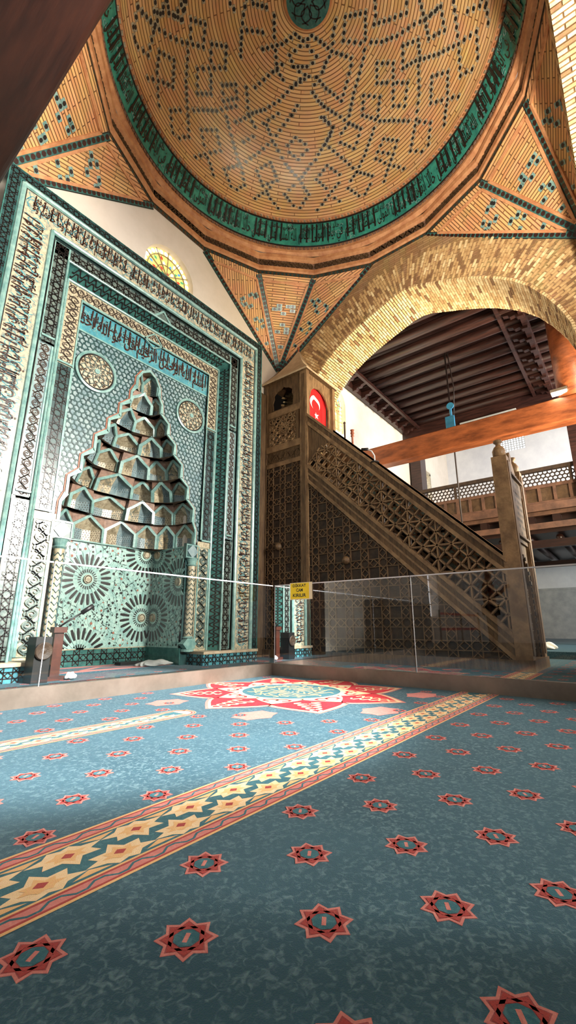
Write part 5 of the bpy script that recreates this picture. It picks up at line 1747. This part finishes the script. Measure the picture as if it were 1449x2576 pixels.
for k in range(8):
    a = 2 * pi * k / 8 + radians(3)
    petal(a, .30, 1.06, .34, 3, .0004); petal(a, .33, 1.03, .315, 1, .0008); petal(a, .36, 1.0, .29, 0, .0012)
    for t in range(5):
        r = .62 + t * .075
        for s_ in (-1, 1):
            pl = [(mx + (r + q * .02) * cos(a) - s_ * (.04 + .06 * sin(q)) * sin(a) * (1 - t * .15), my + (r + q * .02) * sin(a) + s_ * (.04 + .06 * sin(q)) * cos(a) * (1 - t * .15)) for q in range(5)]
            mb.ribbon(pl, F, .016, .0022, 2)
for k in range(8):
    a = 2 * pi * (k + .5) / 8 + radians(3)
    petal(a, .22, .70, .20, 1, .0016); P = petal(a, .30, .64, .15, 2, .0020)
    for s_ in (-1, 1):
        mb.ribbon([(mx + (.53 + .045 * cos(q)) * cos(a) - s_ * (.05 + .06 * sin(q)) * sin(a), my + (.53 + .045 * cos(q)) * sin(a) + s_ * (.05 + .06 * sin(q)) * cos(a)) for q in range(6)], F, .022, .0026, 0)
ci = [(mx + .47 * cos(2 * pi * k / 40), my + .47 * sin(2 * pi * k / 40)) for k in range(40)]
mb.poly([F(a, b, .0028) for a, b in ci], 2); mb.poly([F(mx + (a - mx) * .93, my + (b - my) * .93, .0031) for a, b in ci], 4)
for k in range(12):
    a = 2 * pi * k / 12
    mb.ribbon([(mx + r * cos(a + .35 * sin(r * 22)), my + r * sin(a + .35 * sin(r * 22))) for r in [.06 + .03 * q for q in range(12)]], F, .014, .0036, 5)
    mb.ribbon([(mx + .27 * cos(a) + .07 * cos(q), my + .27 * sin(a) + .07 * sin(q)) for q in range(5)], F, .012, .0036, 5)
for k in range(8):
    a = 2 * pi * (k + .5) / 8 + radians(3); cx, cy = mx + 1.12 * cos(a), my + 1.12 * sin(a)
    if cx > XB - .2 or cy > YB - .2: continue
    mb.poly([F(cx + .14 * (1 + .25 * (q % 2)) * cos(q * pi / 6), cy + .11 * (1 + .25 * (q % 2)) * sin(q * pi / 6), .0008) for q in range(12)], 3)
mb.build('rose_medallion_pattern', [M['c_crim'], M['c_cream'], M['c_cream'], M['c_pink'], M['c_teal'], M['c_gold']], cp)

# rug inside the niche
mb = MB(); mb.box(2.62, 4.30, 5.50, 6.28, .009, .02, 0)
F = lambda u, v, n: (u, v, .02 + n)
for a in (0, .06, .12): mb.ribbon([(2.66 + a, 5.54 + a), (4.26 - a, 5.54 + a), (4.26 - a, 6.24 - a), (2.66 + a, 6.24 - a)], F, .03, .001, 1, closed=True)
mb.ribbon([(3.0, 5.7), (3.4, 6.0), (3.8, 5.72)], F, .08, .001, 1)
tag(mb.build('niche_rug', [M['carpet'], M['c_pink']]), 'worn blue and pink rug lying on the niche floor', 'rug')

# wooden stand, speaker, microphone, cloth and paper by the niche
mb = MB(); mb.box(2.30, 2.40, 5.02, 5.09, .009, .52, 0); mb.box(2.26, 2.44, 4.98, 5.10, .009, .05, 0); mb.box(2.28, 2.42, 5.0, 5.1, .50, .56, 0)
tag(mb.build('wooden_stand', mat('red_brown_varnish', (78, 38, 26), (54, 26, 18), .4, 8)), 'narrow reddish wooden stand at the left side of the tiled niche behind the glass', 'stand')
sp = EB('loudspeaker', None, 'black loudspeaker box standing left of the reddish wooden stand by the niche', 'speaker')
mb = MB(); mb.box(2.06, 2.22, 4.88, 5.07, .009, .46, 0); mb.build('cabinet', M['black'], sp)
mb = MB(); mb.lathe([(.09, 0), (.08, .01), (.03, -.0), (.001, .005)], (2.14, 4.86, .32), 20, 0, (Vector((1, 0, 0)), Vector((0, 0, 1)), Vector((0, -1, 0)))); mb.build('speaker_cone', M['woodD'], sp)
mc = EB('floor_microphone', None, 'black microphone on a slanting arm above the reddish wooden stand', 'microphone')
mb = MB(); mb.tube([(2.35, 5.05, .56), (2.42, 5.02, .62), (2.56, 4.98, .72)], .010, 8); mb.build('arm', M['black'], mc, True)
mb = MB(); mb.tube([(2.55, 4.98, .715), (2.66, 4.95, .80)], .026, 10); mb.build('microphone_head', M['black'], mc, True)


def crumple(name, c, r, h, seed, m_, label, cat, sx=1.0, sy=1.0):
    bm = bmesh.new(); bmesh.ops.create_icosphere(bm, subdivisions=4, radius=1); rng = random.Random(seed)
    ph = [rng.uniform(0, 6) for _ in range(6)]
    for v in bm.verts:
        a = atan2(v.co.y, v.co.x); k = 1 + .22 * sin(3 * a + ph[0]) + .12 * sin(7 * a + ph[1] + 4 * v.co.z)
        v.co.x *= k; v.co.y *= k; v.co.z = max(v.co.z, -.25) * (1 + .3 * sin(5 * v.co.x + ph[2]) * cos(4 * v.co.y + ph[3]))
    me = bpy.data.meshes.new(name); bm.to_mesh(me); bm.free(); me.materials.append(M[m_])
    zmin = min(v.co.z for v in me.vertices)
    for v in me.vertices: v.co = (c[0] + v.co.x * r * sx, c[1] + v.co.y * r * sy, .021 + (v.co.z - zmin) * h)
    for p in me.polygons: p.use_smooth = True
    o = bpy.data.objects.new(name, me); COL.objects.link(o); return tag(o, label, cat)


crumple('folded_cloth', (4.02, 5.62), .22, .055, 3, 'greyW', 'grey cloth heap lying on the niche floor near its right corner', 'cloth', 1.2, .5)
crumple('crumpled_paper', (2.50, 4.97), .05, .05, 5, 'flagwhite', 'small white crumpled paper at the foot of the left tiled plinth', 'paper')
mb = MB(); mb.box(3.72, 4.12, 5.98, 6.14, .021, .06); tag(mb.build('black_case', M['black']), 'flat black case lying on the rug at the back of the niche', 'case')

# ================================================================== SIDE HALL (east)
# timber ceiling
ZJ = 7.45; XA, XE = XR + .93, 14.1
tc_ = EB('timber_ceiling', None, kind='structure')
mb = MB(); mb.box(XA, XE + .35, -3.5, YW, ZJ + .30, ZJ + .40); mb.box(XE + .35, 19.2, -3.5, YW, 9.6, 9.7); mb.box(XE + .30, XE + .40, -3.5, YW, ZJ, 9.7); mb.build('ceiling_boards', M['woodB'], tc_)
for i in range(12):
    x = XA + .25 + i * .525
    mb = MB(); mb.tube([(x, -3.0, ZJ + .12), (x, YW - .02, ZJ + .12)], .125, 10); mb.build('ceiling_joist', M['woodB'], tc_, True)
for yb_, s_ in ((YW - .05, -1), (.95, 1), (.15, -1)):
    mb = MB(); mb.box(XA, XE, *sorted((yb_, yb_ + s_ * .12)), ZJ - .14, ZJ + .08); mb.build('wall_plate', M['woodB'], tc_)
for i in range(12):
    x = XA + .25 + i * .525
    for y0_, s_ in ((YW - .16, -1), (.98, 1)):
        pts = [(0, 0), (.42, 0), (.40, -.05), (.30, -.07), (.26, -.13), (.16, -.12), (.12, -.19), (0, -.20)]
        mb = MB(); mb.poly([(x - .06, y0_ + s_ * a, ZJ + b) for a, b in pts], 0, thick=(.12, 0, 0)); mb.build('corbel', M['woodB'], tc_)
for s0_ in (YW - .62, 1.46):
    mb = MB(); mb.box(XA, XE, s0_ - .04, s0_ + .04, ZJ - .08, ZJ + .02); mb.build('corbel_rail', M['woodB'], tc_)
# girders across the hall end
mb = MB(); mb.box(XE, XE + .35, -3, YW - .02, ZJ - .55, ZJ + .05); mb.box(XE - .05, XE + .4, -3, YW - .02, ZJ - .62, ZJ - .55); mb.build('end_girder', M['woodB'], tc_)
mb = MB(); mb.box(14.0, 14.098, 2.0, 3.7, 6.90, 7.12); tag(mb.build('plank', M['greyW']), 'weathered grey plank fixed to the dark girder above the orange tie beam', 'plank')
# orange tie beam with post
mb = MB(); mb.box(9.85, 10.2, -2.5, YW - .01, 4.62, 5.15); o = mb.build('tie_beam', M['woodR']); tag(o, 'long orange varnished tie beam crossing the side hall behind the pulpit', 'beam')
bv = o.modifiers.new('bevel', 'BEVEL'); bv.width = .025; bv.segments = 2
mb = MB(); mb.tube([(10.02, .33, 5.15), (10.02, .33, 7.31)], .30, 24); tag(mb.build('log_post', M['woodR'], smooth=True), 'thick orange log post rising from the tie beam at right', 'post')
fl = EB('ceiling_lamp', None, 'small lit lamp fixed at the foot of the orange log post', 'lamp')
mb = MB(); mb.box(9.66, 9.84, .42, .72, 5.21, 5.27); mb.build('lamp_housing', M['alu'], fl); mb = MB(); mb.frame((9.75, .57, 5.195), (.07, 0, 0), (0, .135, 0), (0, 0, .016)); mb.build('lamp_diffuser', M['lamp'], fl)
mb = MB(); mb.bar((9.75, .5, 5.24), (9.95, .42, 5.30), .03, .02); mb.build('lamp_bracket', M['alu'], fl)
# dark posts
mb = MB(); mb.box(14.5, 15.0, 5.32, 5.70, .13, 6.9); tag(mb.build('wooden_post', M['woodB']), 'square dark red post against the white wall left of the gallery', 'post')
# hanging rods with blue switch
hr = EB('hanging_rod', None, 'thin iron chandelier rod hanging from the timber ceiling with a blue painted paddle', 'rod')
mb = MB(); mb.tube([(10.55, 2.98, 1.5), (10.55, 2.98, ZJ + .30)], .020, 8); mb.build('rod', M['knot'], hr, True)
mb = MB(); mb.tube([(10.55, 2.92, 5.6), (10.55, 2.84, 6.5), (10.55, 2.92, ZJ + .29)], .014, 8); mb.build('chain', M['knot'], hr, True)
mb = MB(); mb.box(10.44, 10.50, 2.88, 3.10, 5.40, 5.72); mb.tube([(10.46, 2.95, 5.72), (10.46, 2.95, 5.95)], .03, 8); mb.lathe([(.001, -.02), (.09, -.015), (.09, .015), (.001, .02)], (10.46, 2.95, 6.0), 20, 0, (Vector((0, 1, 0)), Vector((0, 0, 1)), Vector((1, 0, 0))))
mb.build('blue_paddle', M['bluep'], hr)

# gallery
XG = 13.0
gal = EB('gallery', None, 'raised timber gallery with pierced lattice railing at the back of the side hall', 'gallery')
mb = MB(); mb.box(XG + .05, XF - .05, -2.5, 5.25, 2.95, 3.15); mb.build('gallery_floor', M['woodK'], gal)
mb = MB(); mb.box(XG, XG + .10, -2.5, 5.25, 3.72, 3.80, 0); mb.box(XG, XG + .10, -2.5, 5.25, 4.17, 4.26, 0); mb.box(XG + .05, XG + .12, -2.5, 5.25, 3.80, 4.17, 1)
for i in range(23): mb.box(XG - .01, XG + .06, -2.4 + i * .36, -2.33 + i * .36, 3.8, 4.17, 0)
mb.build('coffered_fascia', [M['woodG'], M['woodP']], gal)
mb = MB(); mb.box(XG - .12, XG + .1, -2.5, 5.25, 3.52, 3.72, 0); mb.box(XG + .0, XG + .14, -2.5, 5.25, 3.42, 3.52, 0); mb.build('cornice_beam', M['woodG'], gal)
mb = MB(); mb.box(XG + .35, XG + .5, -2.5, 5.25, 3.0, 3.5, 0)
for i in range(14): mb.box(XG + .0, XG + .5, -2.4 + i * .6, -2.22 + i * .6, 3.22, 3.42, 0)
mb.build('bracket_row', M['woodK'], gal)
mb = MB(); mb.box(XG - .1, XG + .12, -2.5, 5.25, 3.04, 3.2, 0); mb.build('lower_beam', M['woodG'], gal)
for i in range(12):
    mb = MB(); mb.tube([(XG + .15, -2.2 + i * .7, 2.82), (XF - .1, -2.2 + i * .7, 2.82)], .09, 8); mb.build('floor_joist', M['woodK'], gal, True)
mb = MB(); mb.box(XG, XG + .15, -2.5, 5.25, 2.56, 2.76, 0); mb.box(17, 17.2, -2.5, 5.25, 2.5, 2.7, 0); mb.build('bearer_beam', M['woodK'], gal)
mb = MB(); mb.box(XG - .02, XG + .10, -2.5, 5.25, 4.64, 4.74, 0)
for y in (-1.4, .78, 2.3, 3.75, 5.3): mb.box(XG, XG + .08, y, y + .07, 4.26, 4.66, 0)
mb.build('top_rail', M['woodD'], gal)
mb = MB(); FG = lambda u, v, n: (XG + .06 - n, u, v)
for i in range(74):
    for j in range(4):
        u = -2.4 + i * .11 + (.055 if j % 2 else 0); v = 4.31 + j * .098
        mb.ribbon([(u + .058 * cos(q * pi / 3 + pi / 6), v + .058 * sin(q * pi / 3 + pi / 6)) for q in range(6)], FG, .016, .02, 0, closed=True, h0=-.01)
mb.build('pierced_railing', M['woodD'], gal)

mb = MB(); mb.box(12.86, 13.12, .40, .72, .13, 6.4); mb.box(12.7, 13.3, .2, 1.0, 6.2, 6.4); mb.box(12.8, 13.2, .3, .8, 6.0, 6.2); mb.build('gallery_post', M['woodB'], gal)

# raised platform in the hall
mb = MB(); mb.box(9.3, XF - .02, -6, YW - .02, .009, .13, 0); plat = tag(mb.build('platform', M['carpet']), 'low carpeted platform step across the side hall floor', 'platform')
# cushion and white bundle on it
crumple('white_bundle', (10.2, 1.55), .17, .10, 9, 'flagwhite', 'white cloth bundle lying on the platform behind the pulpit portal', 'cloth', .7, 1.3)
for v in bpy.data.objects['white_bundle'].data.vertices: v.co.z += .11

# ================================================================== what the glass reflects: left part of the hall
cb = EB('wooden_cabinet', None, 'dark wooden cabinet against the wall left of the tiled niche', 'cabinet')
mb = MB(); mb.box(-5.6, -2.2, YW - .5, YW - .02, .009, 1.25); mb.build('body', M['woodK'], cb)
for i in range(4): mb = MB(); mb.box(-5.55 + i * .84, -4.76 + i * .84, YW - .53, YW - .5, .08, 1.2); d_ = mb.build('door', M['woodD'], cb); mb = MB(); mb.lathe([(.02, 0), (.02, .02), (.001, .03)], (-4.82 + i * .84, YW - .53, .65), 10, 0, (Vector((1, 0, 0)), Vector((0, 0, 1)), Vector((0, -1, 0)))); mb.build('knob', M['chrome'], d_)
qb = EB('queue_barrier', None, 'red belt barrier with dark posts before the white wall', 'barrier')
for (x, y) in ((-4.6, 4.6), (-6.4, 4.55), (-8.2, 4.5)):
    mb = MB(); mb.lathe([(.001, .009), (.17, .009), (.17, .03), (.03, .04), (.025, 1.0), (.04, 1.02), (.001, 1.04)], (x, y, 0), 16); mb.build('post', M['knot'], qb, True)
for z in (.93, .48):
    mb = MB(); mb.bar((-4.6, 4.6, z), (-8.2, 4.5, z), .01, .07); mb.build('belt', M['red'], qb)

# person seen only as a reflection in the glass: red checked jacket, dark trousers, stands left of the viewer holding a phone
per = EB('person', None, 'person in red checked jacket and dark trousers, standing and holding up a phone', 'person')
PX_, PY_ = -1.2, 2.35


def skin(name, verts, edges, radii, mat_, parent, root=0, lv=2, loc=(PX_, PY_, 0), rz=radians(-20)):
    me = bpy.data.meshes.new(name); R_ = Matrix.Rotation(rz, 4, 'Z')
    me.from_pydata([tuple(R_ @ Vector(v) + Vector(loc)) for v in verts], edges, [])
    me.materials.append(mat_)
    o = bpy.data.objects.new(name, me); COL.objects.link(o); o.parent = parent
    sk = o.modifiers.new('skin', 'SKIN')
    for i, r in enumerate(radii):
        d_ = me.skin_vertices[0].data[i]; d_.radius = (r, r) if not isinstance(r, tuple) else r; d_.use_root = (i == root)
    ss = o.modifiers.new('sub', 'SUBSURF'); ss.levels = lv; ss.render_levels = lv
    for p in me.polygons: p.use_smooth = True
    sk.use_smooth_shade = True
    return o


mskin = mat('skin', (196, 148, 120), (184, 132, 106), .5, 8); mhair = mat('dark_hair', (34, 24, 18), None, .6)
mj = mat('red_checked_cloth', (120, 40, 34), (64, 26, 26), .85, 14, detail=0)
mt = mat('dark_trouser_cloth', (30, 32, 40), (24, 26, 32), .9, 8)
V_ = [(0, 0, .96), (0, 0, 1.12), (0, .01, 1.30), (0, .0, 1.45), (0, -.01, 1.53), (0, -.02, 1.60), (0, -.02, 1.70),
      (.10, 0, .90), (.11, -.01, .50), (.11, .02, .10), (.11, -.12, .05), (-.10, 0, .90), (-.11, .01, .50), (-.12, .03, .10), (-.12, -.11, .05),
      (.17, 0, 1.42), (.24, -.02, 1.16), (.14, -.24, 1.24), (.06, -.32, 1.34), (-.17, 0, 1.42), (-.24, -.02, 1.16), (-.14, -.24, 1.24), (-.06, -.32, 1.34)]
E_ = [(0, 1), (1, 2), (2, 3), (3, 4), (4, 5), (5, 6), (0, 7), (7, 8), (8, 9), (9, 10), (0, 11), (11, 12), (12, 13), (13, 14), (3, 15), (15, 16), (16, 17), (17, 18), (3, 19), (19, 20), (20, 21), (21, 22)]
rad = [(.15, .11), (.13, .10), (.15, .11), (.09, .08), .055, .075, .085, .09, .06, .042, .035, .09, .06, .042, .035, .065, .045, .034, .028, .065, .045, .034, .028]
body = skin('person_body', V_, E_, rad, mskin, per)
skin('jacket', [V_[i] for i in (0, 1, 2, 3, 15, 16, 17, 19, 20, 21)], [(0, 1), (1, 2), (2, 3), (3, 4), (4, 5), (5, 6), (3, 7), (7, 8), (8, 9)], [(.18, .14), (.155, .125), (.18, .135), (.10, .095), .082, .060, .046, .082, .060, .046], mj, per)
skin('trousers', [V_[i] for i in (0, 7, 8, 9, 11, 12, 13)], [(0, 1), (1, 2), (2, 3), (0, 4), (4, 5), (5, 6)], [(.16, .12), .105, .075, .06, .105, .075, .06], mt, per)
skin('hair', [(0, .03, 1.66), (0, .01, 1.74), (0, -.04, 1.77)], [(0, 1), (1, 2)], [.085, .088, .05], mhair, per)
Rz = Matrix.Rotation(radians(-20), 4, 'Z')
for s_ in (-1, 1):
    for k in range(5):
        b0 = Vector((s_ * (.06 - .004 * k), -.33, 1.34 + .018 * (k - 1.5))); L_ = (.05, .072, .078, .072, .058)[k]
        if k == 0: pts = [b0, b0 + Vector((-s_ * .02, -.01, .03)), b0 + Vector((-s_ * .045, -.02, .045))]
        else: pts = [b0, b0 + Vector((-s_ * L_ * .4, -.03, 0)), b0 + Vector((-s_ * L_ * .8, -.02, 0)), b0 + Vector((-s_ * L_, .0, 0))]
        mb = MB(); mb.tube([tuple(Rz @ p + Vector((PX_, PY_, 0))) for p in pts], [.0095, .009, .008, .007][:len(pts)], 8)
        mb.build('finger', mskin, body, True)
for s_ in (-1, 1):
    mb = MB(); c = Rz @ Vector((s_ * .11, -.06, .05)) + Vector((PX_, PY_, 0)); mb.frame(c, Rz.to_3x3() @ Vector((.045, 0, 0)), Rz.to_3x3() @ Vector((0, .14, 0)), (0, 0, .04)); o = mb.build('shoe', M['black'], per)
    bv = o.modifiers.new('bevel', 'BEVEL'); bv.width = .03; bv.segments = 3
    mb = MB(); c = Rz @ Vector((s_ * .085, -.03, 1.655)) + Vector((PX_, PY_, 0)); mb.lathe([(.001, -.03), (.018, -.015), (.02, .015), (.001, .03)], c, 10); mb.build('ear', mskin, body, True)
    mb = MB(); c = Rz @ Vector((s_ * .032, -.100, 1.675)) + Vector((PX_, PY_, 0)); mb.lathe([(.001, -.011), (.012, -.004), (.012, .004), (.001, .011)], c, 10); mb.build('eye', mhair, body, True)
mb = MB(); mb.tube([tuple(Rz @ Vector(p) + Vector((PX_, PY_, 0))) for p in ((0, -.10, 1.68), (0, -.125, 1.645), (0, -.105, 1.635))], [.008, .013, .010], 8); mb.build('nose', mskin, body, True)
mb = MB(); mb.frame(Rz @ Vector((0, -.108, 1.60)) + Vector((PX_, PY_, 0)), Rz.to_3x3() @ Vector((.022, 0, 0)), Rz.to_3x3() @ Vector((0, .004, 0)), (0, 0, .004)); mb.build('mouth', M['rust'], body)
mb = MB(); mb.frame(Rz @ Vector((0, -.385, 1.36)) + Vector((PX_, PY_, 0)), Rz.to_3x3() @ Vector((.075, 0, 0)), Rz.to_3x3() @ Vector((0, .004, 0)), (0, 0, .037))
tag(mb.build('phone', M['black']), 'black phone held up in both hands by the person in the red jacket', 'phone')

# mirrored left and right pieces become parts of their own


def split_lr(o, plane, axis=0):
    me = o.data; vs = [tuple(v.co) for v in me.vertices]; uv = me.uv_layers[0].data; par = o.parent; nm = o.name.split('.')[0]
    for side in (0, 1):
        mb_ = MB(); mp_ = {}
        for p in me.polygons:
            if (p.center[axis] > plane) != bool(side): continue
            ids = []
            for vi in p.vertices:
                if vi not in mp_: mp_[vi] = mb_.V(vs[vi])
                ids.append(mp_[vi])
            mb_.idx(ids, p.material_index, [tuple(uv[li].uv) for li in p.loop_indices])
        mb_.build(nm, list(me.materials), par)
    bpy.data.objects.remove(o)


for nm in ('geometric_tile_border', 'scroll_mosaic_panel', 'star_mosaic_panel.001', 'carved_scroll_panel', 'sunburst_mosaic.001', 'corner_block'):
    if nm in bpy.data.objects: split_lr(bpy.data.objects[nm], MC)
